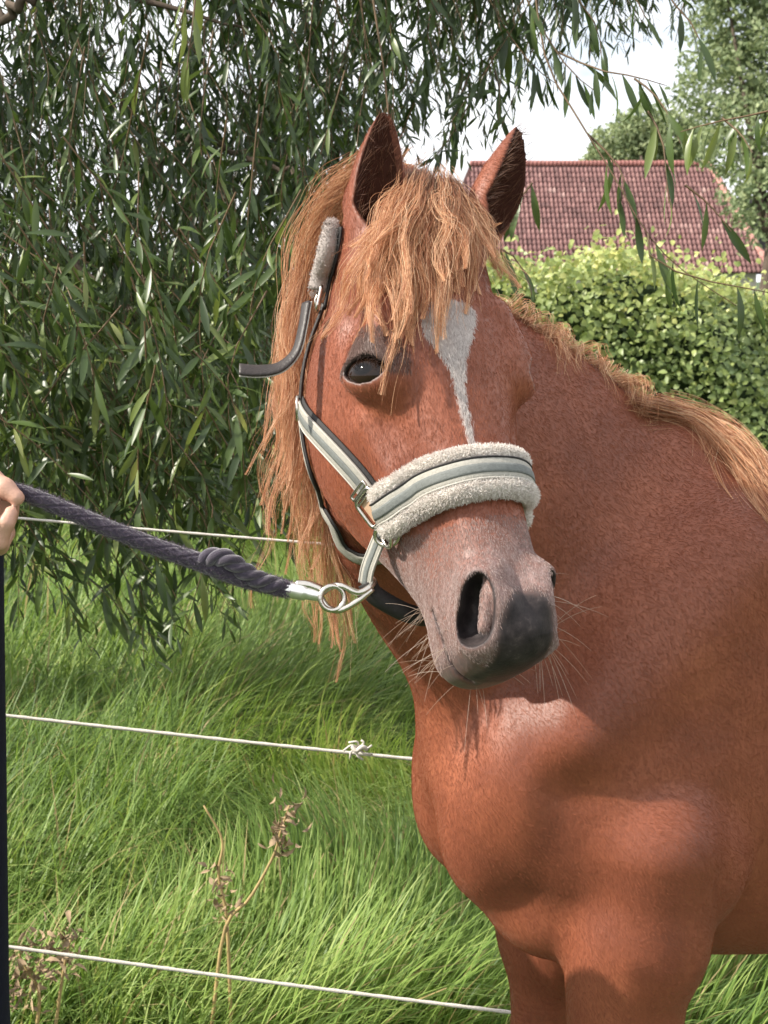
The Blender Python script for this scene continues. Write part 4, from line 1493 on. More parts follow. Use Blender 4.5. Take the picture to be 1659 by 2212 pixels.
def repel(S, gap=.002, it=3):
    sh = S.shape
    P = S.reshape(-1, 3).copy()
    idx_ = np.arange(len(P))
    for _ in range(it):
        f = horse_sdf(P[idx_])
        m = f < gap
        if not m.any(): break
        idx_ = idx_[m]; f = f[m]
        g = np.stack([horse_sdf(P[idx_] + e) - f for e in np.eye(3) * .004], 1)
        P[idx_] += nrm(g) * (gap - f)[:, None]
    return P.reshape(sh)


rng = np.random.default_rng(11)


def groom(G, n_clump, per, k, spread, wave, wl_, lenv=(.75, 1.0), root_spread=.004, seed=1):
    """G (g,p,3) guide curves in order side by side -> strands in wavy clumps"""
    r_ = np.random.default_rng(seed)
    G = np.stack([catmull(g, k) for g in np.asarray(G, float)])
    out = []
    u = np.linspace(0, 1, k)
    for ci_ in range(n_clump):
        x = (ci_ + r_.random()) / n_clump * (len(G) - 1); i = min(int(x), len(G) - 2); f = x - i
        base = G[i] * (1 - f) + G[i + 1] * f
        base = base + r_.normal(0, root_spread * 1.5, 3)
        L = r_.uniform(*lenv)
        Pu = np.clip(u * L, 0, 1) * (k - 1)
        j = np.minimum(Pu.astype(int), k - 2); ff = (Pu - j)[:, None]
        base = base[j] * (1 - ff) + base[j + 1] * ff
        T = nrm(np.gradient(base, axis=0))
        a = r_.normal(0, 1, 3); A1 = nrm(a - T * (T @ a)[:, None]); A2 = np.cross(T, A1)
        ph, ph2 = r_.random(2) * 6.28
        am = wave * r_.uniform(.4, 1.5); w_ = wl_ * r_.uniform(.7, 1.4)
        s_len = np.concatenate([[0], np.cumsum(np.linalg.norm(np.diff(base, axis=0), axis=1))])
        env = np.clip(u * 2.5, 0, 1)
        base = base + (am * env * np.sin(s_len / w_ * 6.28 + ph))[:, None] * A1 + (am * .7 * env * np.sin(s_len / w_ * 5.1 + ph2))[:, None] * A2
        drift = r_.normal(0, spread * .8, 3)
        base = base + drift * (u ** 1.3)[:, None]
        m = r_.integers(max(2, per // 2), per * 3 // 2)
        fl = np.sin(np.clip(u * 1.08, 0, 1) * math.pi) ** .8 * .80 + .12      # clump: open in the middle, gathered at the tip
        for _ in range(m):
            off = r_.normal(0, 1, 3)
            st = base + off * (root_spread * (1 - u) + .0030 * fl)[:, None]
            st = st + (r_.normal(0, .0022) * np.sin(s_len / (w_ * .7) * 6.28 + r_.random() * 6.28) * env)[:, None] * A1
            if r_.random() < .10:
                st = st + r_.normal(0, .012, 3) * (u ** 2)[:, None]
            out.append(st)
    return np.stack(out)


MANE = hair_mat('flaxen_chestnut_hair', [(0, (.30, .110, .052)), (.4, (.48, .22, .105)), (.75, (.64, .37, .20)), (1, (.78, .56, .37))])


def surf(pts, lift):
    """pixels on the horse -> points lifted off its surface"""
    P = hit_px(pts)
    g = nrm(sdf_grad(P, .004))
    return P + g * np.asarray(lift)[:, None]


FL = [[(890, 400), (856, 478), (812, 550), (768, 625), (742, 700)],
      [(895, 395), (862, 484), (824, 567), (798, 650), (780, 735)],
      [(898, 392), (868, 490), (845, 590), (832, 680), (838, 765)],
      [(908, 390), (886, 500), (876, 610), (872, 715), (868, 850)],
      [(922, 390), (908, 500), (902, 600), (897, 690), (892, 770)],
      [(938, 392), (940, 485), (938, 575), (932, 655), (922, 735)],
      [(952, 394), (972, 475), (982, 555), (982, 630), (962, 690)],
      [(966, 398), (1003, 465), (1026, 540), (1038, 600), (1036, 660)],
      [(978, 402), (1018, 470), (1050, 535), (1066, 590), (1066, 650)]]
G1 = [surf(p, [.002, .009, .013, .012, .009]) for p in FL]
S1 = groom(G1, 60, 36, 18, .018, .0062, .12, (.48, 1.15), .004, 5)
S1b = groom(G1, 26, 16, 14, .014, .006, .10, (.30, .62), .006, 6)
hair_obj('forelock', repel(S1, .002, 2), .00021, .00009, MANE, horse)
hair_obj('forelock', repel(S1b, .002, 2), .00020, .00009, MANE, horse)

# mane hanging on the far side of the neck, seen left of the cheek
MG = [[(800, 375, 1.75), (738, 412, 1.80), (690, 490, 1.84), (655, 600, 1.85), (636, 740, 1.84), (624, 880, 1.83), (604, 1000, 1.82)],
      [(805, 380, 1.76), (745, 430, 1.81), (702, 530, 1.85), (668, 650, 1.86), (648, 790, 1.85), (636, 900, 1.84), (620, 1020, 1.83)],
      [(810, 390, 1.77), (745, 450, 1.82), (700, 560, 1.86), (668, 690, 1.87), (645, 830, 1.87), (635, 960, 1.86), (615, 1090, 1.85)],
      [(820, 400, 1.78), (755, 480, 1.83), (715, 600, 1.87), (690, 740, 1.88), (672, 890, 1.88), (655, 1030, 1.87), (632, 1170, 1.86)],
      [(840, 420, 1.79), (780, 520, 1.84), (745, 660, 1.88), (722, 820, 1.89), (706, 1000, 1.89), (692, 1180, 1.88), (712, 1330, 1.87)],
      [(860, 440, 1.80), (810, 560, 1.85), (780, 720, 1.89), (760, 900, 1.90), (745, 1080, 1.90), (742, 1260, 1.89), (735, 1420, 1.88)]]
G2 = [[at(*p) for p in g] for g in MG]
S2 = groom(G2, 74, 30, 22, .022, .007, .16, (.72, 1.04), .010, 8)
S3 = groom([G2[2], G2[3], G2[4], G2[5]], 44, 14, 22, .016, .007, .14, (.92, 1.05), .012, 9)
_SM = np.concatenate([S2, S3])
for E_ in EARS:
    q_ = (_SM - E_['base']) @ E_['M'].T
    _SM = _SM[~((np.hypot(q_[:, :, 0], q_[:, :, 1]) < .042) & (q_[:, :, 2] > .0) & (q_[:, :, 2] < E_['L'])).any(1)]
hair_obj('mane', repel(_SM, .003, 2), .00023, .00009, MANE, horse)

# mane along the crest to the withers
uc = np.linspace(4, NN - 8, 90)
CR_ = []
for x in uc:
    j = int(x); f = x - j
    c_ = NCs[j] * (1 - f) + NCs[j + 1] * f; u_ = NUs[j]; s_ = NSs[j]; h_ = NHs[j] * (1 - f) + NHs[j + 1] * f
    CR_.append((c_ + u_ * h_ * 1.0, u_, s_, NTs[j]))
far = -1 if CR_[40][2] @ bl > 0 else 1


def crest_strands(n_, k, seed):
    r_ = np.random.default_rng(seed); out = []
    u = np.linspace(0, 1, k)
    cl = None
    for q in range(n_):
        if q % 14 == 0:
            ci = r_.random() * (len(CR_) - 2)
            cl = (r_.uniform(.75, 1.25), r_.normal(.1, .30), r_.uniform(.35, 1.0), r_.random() * 6.28, -.7 if r_.random() < .22 else 1.0)
        i = np.clip(ci + r_.normal(0, .55), 0, len(CR_) - 2)
        j = int(i); f = i - j
        p, uu, ss, t_ = (CR_[j][a] * (1 - f) + CR_[j + 1][a] * f for a in range(4))
        L = .095 * cl[0] * r_.uniform(.8, 1.1); ups = .046 * cl[2]
        side = ss * far * cl[4]
        ang = np.clip(u * 1.7, 0, 1)
        st = p - uu * .012 + uu * (ups * np.sin(ang * math.pi * .55) - L * .60 * np.clip(u - .30, 0, 1) ** 1.3)[:, None] + side * (L * .55 * u ** .9)[:, None] - t_ * (L * (.30 + cl[1]) * u ** 1.3)[:, None]
        st = st + side * .0 + r_.normal(0, .003, 3) + (r_.normal(0, .006, 3)) * (u ** 1.5)[:, None]
        st = st + uu * (.004 * np.sin(u * 9 + cl[3]) * u)[:, None]
        out.append(st)
    return np.stack(out)


S4 = crest_strands(2600, 12, 4)
# long lock lying over the near side at the root of the neck
LK = [[(1360, 880), (1450, 905), (1530, 955), (1590, 1030), (1640, 1110), (1700, 1200)],
      [(1400, 890), (1490, 915), (1570, 965), (1630, 1040), (1690, 1110), (1760, 1200)],
      [(1430, 895), (1530, 925), (1620, 975), (1690, 1040), (1750, 1110), (1820, 1180)]]
G5 = []
for g in LK:
    P_ = hit_px(g, strict=True)
    bad = np.isnan(P_[:, 0])
    for i in np.nonzero(bad)[0]:
        P_[i] = at(g[i][0], g[i][1], 2.06)
    G5.append(P_ + np.array([0, -.006, .004]))
S5 = groom(G5, 30, 16, 14, .010, .004, .16, (.7, 1.05), .006, 12)
hair_obj('mane', repel(np.concatenate([np.stack([catmull(s, 14) for s in S4]), S5]), .0015, 2), .00028, .0001, MANE, horse)

# whiskers and chin hairs
def whiskers(spots, n_, L, seed):
    r_ = np.random.default_rng(seed)
    S0 = np.array(spots, float)[r_.integers(len(spots), size=n_)] + r_.normal(0, .008, (n_, 3))
    P_ = from_head(S0)
    for _ in range(4):
        g = nrm(sdf_grad(P_, .003))
        P_ = P_ - g * horse_sdf(P_)[:, None]
    d = nrm(g + r_.normal(0, .35, (n_, 3)) + np.array([0, -.05, -.15]))
    u = np.linspace(0, 1, 7)[None, :, None]
    l_ = (L * r_.uniform(.4, 1.2, n_))[:, None, None]
    return P_[:, None] - g[:, None] * .002 + d[:, None] * l_ * u + np.array([0, 0, -1.0]) * l_ * .25 * u ** 2


WHM = hair_mat('pale_whisker', [(0, (.35, .22, .15)), (1, (.62, .50, .42))], .4, .3)
W1 = whiskers([(.05, .50, -.05), (.055, .53, -.06), (.04, .55, -.05), (.05, .47, -.08)], 34, .070, 21)
W2 = whiskers([(-.03, .53, -.13), (-.02, .50, -.138), (-.045, .52, -.10), (-.02, .46, -.15), (-.04, .47, -.13), (0, .545, -.125)], 60, .050, 22)
hair_obj('whiskers', W1, .00026, .00008, WHM, horse)
hair_obj('whiskers', W2, .0002, .00008, WHM, horse)
# short summer coat: fine hairs lying along the body wherever it is plain chestnut
HNv = vert_normals(HV, HF)
toC = nrm(cC - HV)
plain = np.maximum.reduce([M_muz, M_dark, M_eye_h, M_lid, M_ear, sstep(-.004, .004, M_blaze), M_hoof]) < .12
vis_ = np.nonzero(((HNv * toC).sum(1) > -.15) & plain & (HV[:, 2] > .45) & (HV[:, 0] < .75))[0]
ar = np.zeros(nV)
fa = np.linalg.norm(np.cross(HV[HF[:, 2]] - HV[HF[:, 0]], HV[HF[:, 3]] - HV[HF[:, 1]]), axis=1) / 2
for k in range(4): ar += np.bincount(HF[:, k], fa, nV) / 4
wgt = ar[vis_] / ar[vis_].sum()
nF = 230000
pick = rng.choice(vis_, nF, p=wgt)
P0 = HV[pick] + rng.normal(0, .0016, (nF, 3)); N0 = HNv[pick]
P0 -= N0 * ((P0 - HV[pick]) * N0).sum(1, keepdims=True)
flow = np.where(inhead[pick][:, None], ht * 1.0 - hb * .15, -bh * .75 - bz * .65) + rng.normal(0, .16, (nF, 3))
flow = nrm(flow - N0 * (flow * N0).sum(1, keepdims=True))
Lh = rng.uniform(.003, .0065, nF)[:, None]
SF = np.stack([P0 - N0 * .0004, P0 + flow * Lh * .5 + N0 * Lh * .16, P0 + flow * Lh + N0 * Lh * .17], 1)
mz_ = np.nonzero((M_muz > .10) & (M_dark < .55) & ((HNv * toC).sum(1) > -.15))[0]
bz2 = np.nonzero((M_blaze > .0015) & ((HNv * toC).sum(1) > -.15))[0]


def lay(ids, n_, l0, l1, seed):
    r_ = np.random.default_rng(seed)
    pk = r_.choice(ids, n_, p=ar[ids] / ar[ids].sum())
    P1 = HV[pk] + r_.normal(0, .0014, (n_, 3)); N1 = HNv[pk]
    P1 -= N1 * ((P1 - HV[pk]) * N1).sum(1, keepdims=True)
    fl_ = ht + r_.normal(0, .18, (n_, 3)); fl_ = nrm(fl_ - N1 * (fl_ * N1).sum(1, keepdims=True))
    L1 = r_.uniform(l0, l1, n_)[:, None]
    return np.stack([P1 - N1 * .0004, P1 + fl_ * L1 * .5 + N1 * L1 * .18, P1 + fl_ * L1 + N1 * L1 * .2], 1)


hair_obj('muzzle_fuzz', lay(mz_, 22000, .002, .0045, 51), .00012, .00006, hair_mat('mealy_muzzle_hair', [(0, (.16, .095, .078)), (.5, (.28, .195, .175)), (1, (.46, .38, .36))], .5, .1, .36), horse)
hair_obj('star_and_stripe', lay(bz2, 6500, .004, .008, 52), .00018, .00008, hair_mat('white_face_hair', [(0, (.42, .36, .34)), (1, (.66, .61, .58))], .5, .1, .36), horse)
ey2 = np.nonzero((M_eye_h > .012) & (M_lid < .3) & (HQ[:, 0] < 0))[0]
hair_obj('eye_fuzz', lay(ey2, 5200, .003, .006, 53), .00014, .00006, hair_mat('grey_eye_hair', [(0, (.075, .042, .034)), (.6, (.14, .085, .070)), (1, (.23, .16, .14))], .5, .1, .36), horse)
SHORT = hair_mat('short_chestnut_hair', [(0, (.22, .066, .032)), (.5, (.272, .085, .041)), (1, (.335, .112, .055))], .5, .1, .36)
hair_obj('coat', SF, .00014, .00007, SHORT, horse)
# ear fuzz and lashes
for E_ in EARS:
    m_ = np.nonzero((M_ear > .6) & (((HV - (E_['base'] + E_['tip']) / 2) ** 2).sum(1) < .11 ** 2))[0]
    pk = rng.choice(m_, 420)
    d_ = nrm(E_['M'][2] * .55 + E_['M'][1] * .55 + HNv[pk] * .35 + rng.normal(0, .28, (420, 3)))
    uu_ = np.linspace(0, 1, 5)[None, :, None]
    SE = HV[pk][:, None] + d_[:, None] * (rng.uniform(.008, .024, 420)[:, None, None] * uu_)
    hair_obj('ear_hair', SE, .00020, .00008, hair_mat('ear_fuzz', [(0, (.06, .026, .016)), (1, (.20, .095, .055))], .5, .2), horse)
xs_ = rng.uniform(-.021, .023, 46)
ey_ = EYE_C + EYE_R[0] * .0245 + xs_[:, None] * EYE_R[1] + (.0150 * (1 - (xs_ / .0285) ** 2))[:, None] * EYE_R[2]
dr_ = nrm(EYE_R[0] * 1.0 + EYE_R[2] * -.25 + rng.normal(0, .2, (46, 3)))
uu_ = np.linspace(0, 1, 5)
SL = (ey_[:, None] + dr_[:, None] * (.013 * uu_)[None, :, None] - EYE_R[2] * (.004 * uu_ ** 2)[None, :, None]) * np.array([-1, 1, 1])
hair_obj('eyelashes', from_head(SL.reshape(-1, 3)).reshape(SL.shape), .00022, .00008, hair_mat('dark_lash', [(0, (.02, .012, .01)), (1, (.06, .035, .025))], .5, 0), horse)
print('horse done', round(time.time() - T0, 1))
# ------------------------------------------------------------------ halter, fitted to the head
WEB = simple_mat('grey_webbing', (.34, .325, .285), .85, 0, .18, 300, .5, 900)
EDGE = simple_mat('silver_edging', (.40, .38, .34), .7, 0, .12, 200, .3, 900)
STRIPE = simple_mat('slate_stripe', (.135, .145, .138), .75, 0, .2, 250, .4, 900)
NEOP = simple_mat('black_padding', (.016, .014, .014), .75, 0, .3, 120, .4, 500)
LEATH = simple_mat('dark_leather', (.028, .021, .019), .45, 0, .3, 90, .4, 400)
STEEL = simple_mat('nickel_hardware', (.62, .58, .52), .24, 1.0, .12, 60, .15, 300)
BRASS = simple_mat('tan_keeper', (.50, .33, .22), .5, 0, .15, 60, .2, 300)
FLEECE = simple_mat('fleece_backing', (.60, .56, .50), .95, 0, .12, 120, .8, 300, sheen=.3)
FLM = hair_mat('pale_fleece_fibre', [(0, (.52, .47, .43)), (.5, (.65, .60, .56)), (1, (.78, .75, .71))], .8, .25)


def hsurf(q, lift=0.0, n_it=5):
    """head-local points pulled onto the skin; returns world points and normals"""
    P = from_head(np.asarray(q, float))
    for _ in range(n_it):
        g = sdf_grad(P, .004)
        g = g / np.maximum(np.linalg.norm(g, axis=1, keepdims=True), .3)
        P = P - g * horse_sdf(P)[:, None]
    N = nrm(sdf_grad(P, .008))
    return P + N * lift, N


def px_path(pts, n, lift, **k):
    P = hit_px(pts, **k)
    P = catmull(P, n)
    for _ in range(3):
        g = sdf_grad(P, .004)
        P = P - nrm(g) * horse_sdf(P)[:, None]
    N = nrm(sdf_grad(P, .010))
    for _ in range(4):
        N = nrm(np.vstack([N[:1], (N[:-2] + N[1:-1] + N[2:]) / 3, N[-1:]]))
    return P + N * lift, N


halter = empty('halter', from_head((0, .40, -.10)), 'pale grey and slate webbing halter with fleece lined noseband on the horse', 'halter')

# noseband: near half measured, far half mirrored
near = to_head(hit_px([(838, 1105), (875, 1078), (925, 1052), (975, 1036), (1020, 1026)]))
near[:, 0] = np.minimum(near[:, 0], -.004)
ti = np.interp([-.075, -.058, -.045, -.028, -.01], near[:, 0], near[:, 1]) if np.all(np.diff(near[:, 0]) > 0) else near[:, 1]
order = near[near[:, 0].argsort()]
full = np.vstack([order, (order * np.array([-1, 1, 1]))[::-1]])
NBc = catmull(full, 60)
NBp, NBn = hsurf(NBc, 0)
for _ in range(6):
    NBn[1:-1] = nrm(NBn[:-2] + NBn[1:-1] + NBn[2:])
NBT = nrm(np.gradient(NBp, axis=0)); NBS = np.cross(NBT, NBn)     # across the strap
if NBS[30] @ ht < 0: NBS = -NBS
nb = MB()
nb.ribbon(NBp + NBn * .001, NBn, .050, .010, .2, 13)
for s_, w2 in ((-1, .0082), (1, .0102)):
    nb.tube(NBp + NBn * .0085 + NBS * s_ * .0195, w2, 14)
fleece = nb.build('noseband_fleece', FLEECE, halter)
# fleece fibres: two rolls either side of the webbing
r_ = np.random.default_rng(31)
nS = 26000
i = r_.random(nS) * 58; j = i.astype(int); f = (i - j)[:, None]
w_ = np.where(r_.random(nS) < .45, -1, 1); an = r_.uniform(-1.9, 1.9, nS)
lerp = lambda A: A[j] * (1 - f) + A[j + 1] * f
d0 = lerp(NBn) * np.cos(an)[:, None] + lerp(NBS) * np.sin(an)[:, None]
rw_ = np.where(w_ < 0, .0082, .0102)
p0 = lerp(NBp) + lerp(NBS) * (w_ * .0195)[:, None] + lerp(NBn) * .0085 + d0 * rw_[:, None]
d0 = nrm(d0 + r_.normal(0, .45, (nS, 3)))
u = np.linspace(0, 1, 5)
curl = nrm(r_.normal(0, 1, (nS, 3)))
Lf = r_.uniform(.0025, .0055, nS)
Sf = p0[:, None] + d0[:, None] * (Lf[:, None] * u[None])[:, :, None] + curl[:, None] * (.0012 * np.sin(u * 5))[None, :, None] - d0[:, None] * .001
hair_obj('fibres', Sf, .00030, .00016, FLM, fleece)
web = MB().ribbon(NBp + NBn * .0160, NBn, .025, .0028, .1, 7).build('noseband_webbing', WEB, halter)
MB().ribbon(NBp + NBn * .0190 + NBS * .0008, NBn, .0105, .0010, .1, 5).build('stripe', STRIPE, web)
for s_ in (-1, 1):
    MB().tube(NBp + NBn * .0182 + NBS * s_ * .0120, .0013, 6).build('piping', EDGE if s_ > 0 else NEOP, web)


def strap(name, P, N, w, th, material, stripe=True, edge=None, n=40):
    o = MB().ribbon(P, N, w, th, .12, 7).build(name, material, halter)
    if stripe:
        T = nrm(np.gradient(P, axis=0)); S = np.cross(T, N)
        MB().ribbon(P + N * (th + .0004), N, w * .36, .0009, .1, 5).build('stripe', STRIPE, o)
        for s_ in (-1, 1):
            MB().tube(P + N * th * .9 + S * s_ * w * .46, .0011, 6).build('piping', EDGE, o)
    return o


def mirror_path(P, N):
    q = to_head(P); q[:, 0] *= -1
    nn = N @ HM.T; nn[:, 0] *= -1
    return from_head(q), nn @ HM


# cheek straps
CP, CN = px_path([(812, 1072), (772, 1022), (732, 978), (695, 938), (668, 905), (652, 882)], 36, .006)
for q in (0, 1):
    P_, N_ = (CP, CN) if q == 0 else mirror_path(CP, CN)
    pad = MB().ribbon(P_ - N_ * .005, N_, .033, .0045, .1, 7).build('cheek_padding', NEOP, halter)
    strap('cheek_strap', P_, N_, .025, .003, WEB)
# crown: leather billet, buckle, padded head piece behind the ears
KP, KN = px_path([(655, 885), (662, 830), (664, 760), (660, 700), (662, 640)], 30, .004)
BP_, BN_ = px_path([(672, 655), (676, 600), (686, 540), (702, 488)], 24, .004)
cr_px = to_head(BP_[-1:])[0]
arc = []
for a in np.linspace(0, 1, 9)[1:]:
    arc.append([cr_px[0] * math.cos(a * math.pi), cr_px[1] - (.03 + cr_px[1] * .2) * math.sin(a * math.pi), cr_px[2] - .045 * math.sin(a * math.pi)])
far_path = np.array(arc)
crown_q = np.vstack([to_head(BP_)[::4], far_path[:-1]])
half_q = np.vstack([to_head(KP)[::6], crown_q])
CQ, CQN = hsurf(catmull(crown_q, 50), .006)
for _ in range(5):
    CQ[1:-1] = (CQ[:-2] + CQ[1:-1] * 2 + CQ[2:]) / 4
for q in (0, 1):
    P_, N_ = (KP, KN) if q == 0 else mirror_path(KP, KN)
    strap('cheek_billet', P_, N_, .017, .0045, LEATH, False)
    P_, N_ = (BP_, BN_) if q == 0 else mirror_path(BP_, BN_)
    MB().ribbon(P_ - N_ * .002, N_, .022, .004, .1, 7).build('crown_strap', NEOP, halter)
pads = MB().tube(np.vstack([BP_[5:] + BN_[5:] * .012, CQ[8:30] + CQN[8:30] * .008]), np.concatenate([np.full(12, .0115), np.linspace(.0115, .008, 7), np.full(22, .007)]), 14).build('crown_padding', simple_mat('grey_fleece', (.33, .29, .27), .95, 0, .2, 120, .8, 300), halter)
PP = np.vstack([BP_[5:] + BN_[5:] * .012, CQ[8:30] + CQN[8:30] * .008])
nS = 5000
i = r_.random(nS) * (len(PP) - 1.01); j = i.astype(int); f = (i - j)[:, None]
dd = nrm(r_.normal(0, 1, (nS, 3)))
p0 = PP[j] * (1 - f) + PP[j + 1] * f + dd * np.interp(i, [0, 12, 19, 41], [.0108, .0108, .0075, .0065])[:, None]
Sf = p0[:, None] + dd[:, None] * (r_.uniform(.001, .0035, nS)[:, None] * u[None])[:, :, None] + nrm(r_.normal(0, 1, (nS, 3)))[:, None] * (.0012 * np.sin(u * 5))[None, :, None]
hair_obj('fibres', Sf, .0003, .00016, hair_mat('grey_fleece_fibre', [(0, (.26, .22, .20)), (1, (.44, .39, .37))], .8, .2), pads)
# buckle on the billet
bc = BP_[2] + BN_[2] * .009; bt = nrm(BP_[4] - BP_[0]); bs_ = np.cross(bt, BN_[2])
fr = [bc + bt * y + bs_ * x for x, y in ((-.014, -.012), (.014, -.012), (.014, .016), (-.014, .016))]
def rounded(fr, n=40):
    fr = np.array(fr); c = fr.mean(0); out = []
    m = len(fr)
    for k in range(n):
        a = k / n * m; i = int(a); f = a - i
        out.append(fr[i] * (1 - f) + fr[(i + 1) % m] * f)
    out = np.array(out)
    for _ in range(3): out = (np.roll(out, 1, 0) + out * 2 + np.roll(out, -1, 0)) / 4
    return out
bk = MB().tube(rounded(fr), .0022, 8, True).build('buckle', STEEL, halter)
MB().tube([bc - bt * .012, bc + BN_[2] * .004, bc + bt * .017], .0015, 8).build('tongue', STEEL, bk)
# silver plate edge beside the billet
# loose end of the head strap, sticking out to the left
TE = catmull([at(664, 655, 1.70), at(655, 710, 1.690), at(640, 762, 1.680), at(605, 795, 1.672), at(560, 803, 1.668), at(516, 800, 1.664)], 40)
TN = nrm(catmull([(-.75, -.55, .2), (-.8, -.55, .1), (-.72, -.55, .35), (-.30, -.62, .72), (-.05, -.70, .72), (.02, -.70, .72)], 40))
tail = strap('strap_end', TE, TN, .017, .004, LEATH, False)
MB().ribbon(TE - TN * .0012, TN, .018, .0014, 0, 5).build('lining', EDGE, tail)
# ring under the cheek strap top, throat strap round the jaw
def ring(c, nrm_, r, th, name, parent, squash=1.0, updir=None):
    nrm_ = nrm(nrm_); a_ = np.array(updir if updir is not None else (0, 0, 1.0), float); a_ = nrm(a_ - nrm_ * (a_ @ nrm_)); b_ = np.cross(nrm_, a_)
    ph = np.linspace(0, 2 * math.pi, 36, endpoint=False)
    P = c + r * (np.cos(ph)[:, None] * a_ + squash * np.sin(ph)[:, None] * b_)
    return MB().tube(P, th, 10, True).build(name, STEEL, parent)


ring(CP[-1] + CN[-1] * .004, CN[-1], .014, .0024, 'ring', halter)
TPq = to_head(hit_px([(650, 898), (652, 960), (664, 1030), (690, 1088), (725, 1125)]))
end = TPq[-1]
TPq = np.vstack([TPq, [end[0] * .55, end[1] + .012, end[2] - .02], [0.0, end[1] + .018, end[2] - .026]])
TPq = np.vstack([TPq, (TPq[:-1] * np.array([-1, 1, 1]))[::-1]])
TP_, TPn = hsurf(catmull(TPq, 90), .004)
for _ in range(8):
    TP_[1:-1] = (TP_[:-2] + TP_[1:-1] * 2 + TP_[2:]) / 4
ths = strap('throat_strap', TP_, TPn, .020, .004, NEOP, False)
MB().ribbon(TP_ + TPn * .004, TPn, .014, .0016, 0, 5).build('webbing', WEB, ths)
# square keeper, side rings, chin strap
KC = CP[0] + CN[0] * .010
kd = nrm(CP[0] - CP[5]); ks = np.cross(kd, CN[0])
fr = [KC + kd * y + ks * x for x, y in ((-.018, -.006), (.018, -.006), (.018, .030), (-.018, .030))]
for q in (0, 1):
    F_ = np.array(fr) if q == 0 else mirror_path(np.array(fr), np.array(fr))[0]
    sq = MB().tube(rounded(F_), .0026, 8, True).build('square_ring', STEEL, halter)
    cn_ = CN[0] if q == 0 else mirror_path(CP[:1], CN[:1])[1][0]
    c_ = F_.mean(0)
    e1 = nrm(F_[1] - F_[0]); e2 = nrm(F_[3] - F_[0])
    MB().box(c_ - cn_ * .003, (e1, e2, cn_), (.013, .013, .0016)).build('keeper', BRASS, sq, False, .001)
bkl = MB()
for o_ in (-.012, -.004):
    bkl.tube(rounded([KC + kd * (o_ + y) + ks * x for x, y in ((-.016, -.003), (.016, -.003), (.016, .003), (-.016, .003))]), .0018, 8, True)
bkl.build('buckle', STEEL, halter)
RC = hit_px([(848, 1150)])[0]
rn = nrm(sdf_grad(RC[None], .01))[0]
RP = RC + rn * .012
ring(RP + cR * .004, nrm(rn + cR * .5), .0165, .0026, 'ring', halter, .75, -ks + kd * .4)
rp2 = RP + kd * .002 - ks * .004
ring(rp2, nrm(rn - cR * .4), .0150, .0026, 'ring', halter, .8, kd)
mq, mn = mirror_path(np.array([RP]), np.array([rn]))
ring(mq[0], mn[0], .0165, .0026, 'ring', halter)
# chin strap: webbing down from the ring, black padded tube under the jaw
_cp = [(828, 1150), (812, 1190), (798, 1228), (792, 1262)]
_ch = (hit_px(_cp) - cC) @ cF
CSp = catmull([at(x_, y_, min(float(_ch[0]) + o_, float(h_)) - .007) for (x_, y_), h_, o_ in zip(_cp, _ch, (0, .006, .012, .018))], 22)
gN = nrm(np.linspace(0, 1, 22)[:, None] * np.array([-.75, -.6, -.1]) + (1 - np.linspace(0, 1, 22))[:, None] * nrm(sdf_grad(CSp[:1], .01)))
strap('chin_strap', CSp, nrm(gN + np.array([-.25, -.4, 0])), .019, .004, WEB)
dC = float((CSp[-1] - cC) @ cF)
UP_ = catmull([at(793, 1258, dC + .004), at(806, 1282, dC + .004), at(842, 1306, dC + .012), at(885, 1326, dC + .024), at(930, 1334, dC + .050), at(985, 1322, dC + .085), at(1035, 1270, dC + .105), at(1070, 1200, dC + .105)], 44)
_hp = [(793, 1258), (806, 1282), (842, 1306), (885, 1326), (925, 1330), (955, 1290), (970, 1240), (985, 1200)]
_hd = [min(dC + o_, float((h_ - cC) @ cF) - .011) if k_ < 4 else dC + o_ for k_, (h_, o_) in enumerate(zip(hit_px(_hp), (.002, .002, .006, .014, .040, .055, .070, .080)))]
UP_ = catmull([at(x_, y_, d_) for (x_, y_), d_ in zip(_hp, _hd)], 44)
MB().tube(UP_, .0110, 14).build('chin_padding', NEOP, halter)
# ------------------------------------------------------------------ lead rope with snap hook
SN = at(742, 1292, float((CSp[-1] - cC) @ cF) - .012)
lead = empty('lead_rope', SN, 'dark purple braided lead rope clipped to the halter and held at the left', 'rope')
dS = float((SN - cC) @ cF)
hook = empty('snap_hook', SN)
hook.parent = lead; hook.matrix_parent_inverse = Matrix.Translation(lead.location).inverted()
HKD = dS
def hp(x, y, dd=0.0): return at(x, y, HKD + dd)
HB = catmull([hp(690, 1286), hp(715, 1268), hp(740, 1266, -.004), hp(772, 1280, -.004), hp(800, 1268, .0), hp(806, 1254, .006), hp(796, 1248, .010)], 40)
hk = MB().tube(HB, .0038, 10).build('bolt_snap', STEEL, lead)
MB().tube(catmull([hp(690, 1286), hp(708, 1312), hp(735, 1318, -.003), hp(770, 1300, -.003), hp(806, 1272)], 30), .0036, 10).build('gate', STEEL, hk)
bpy.data.objects.remove(hook)
ring(hp(718, 1292, -.005), -cF + cR * .2, .0135, .0030, 'swivel_ring', lead)
FE = catmull([hp(612, 1272, .004), hp(640, 1276, .003), hp(668, 1282, .001), hp(694, 1288)], 24)
fr_ = np.interp(np.linspace(0, 1, 24), [0, .1, .55, .62, .8, 1], [.0085, .0095, .0095, .0075, .0070, .0060])
MB().tube(FE, fr_, 16).build('ferrule', simple_mat('bright_ferrule', (.80, .79, .77), .30, .9, .08, 50), lead)
MB().tube(catmull([hp(640, 1262, .002), hp(668, 1264, .0), hp(694, 1274)], 14), .0050, 10).build('ferrule', STEEL, lead)

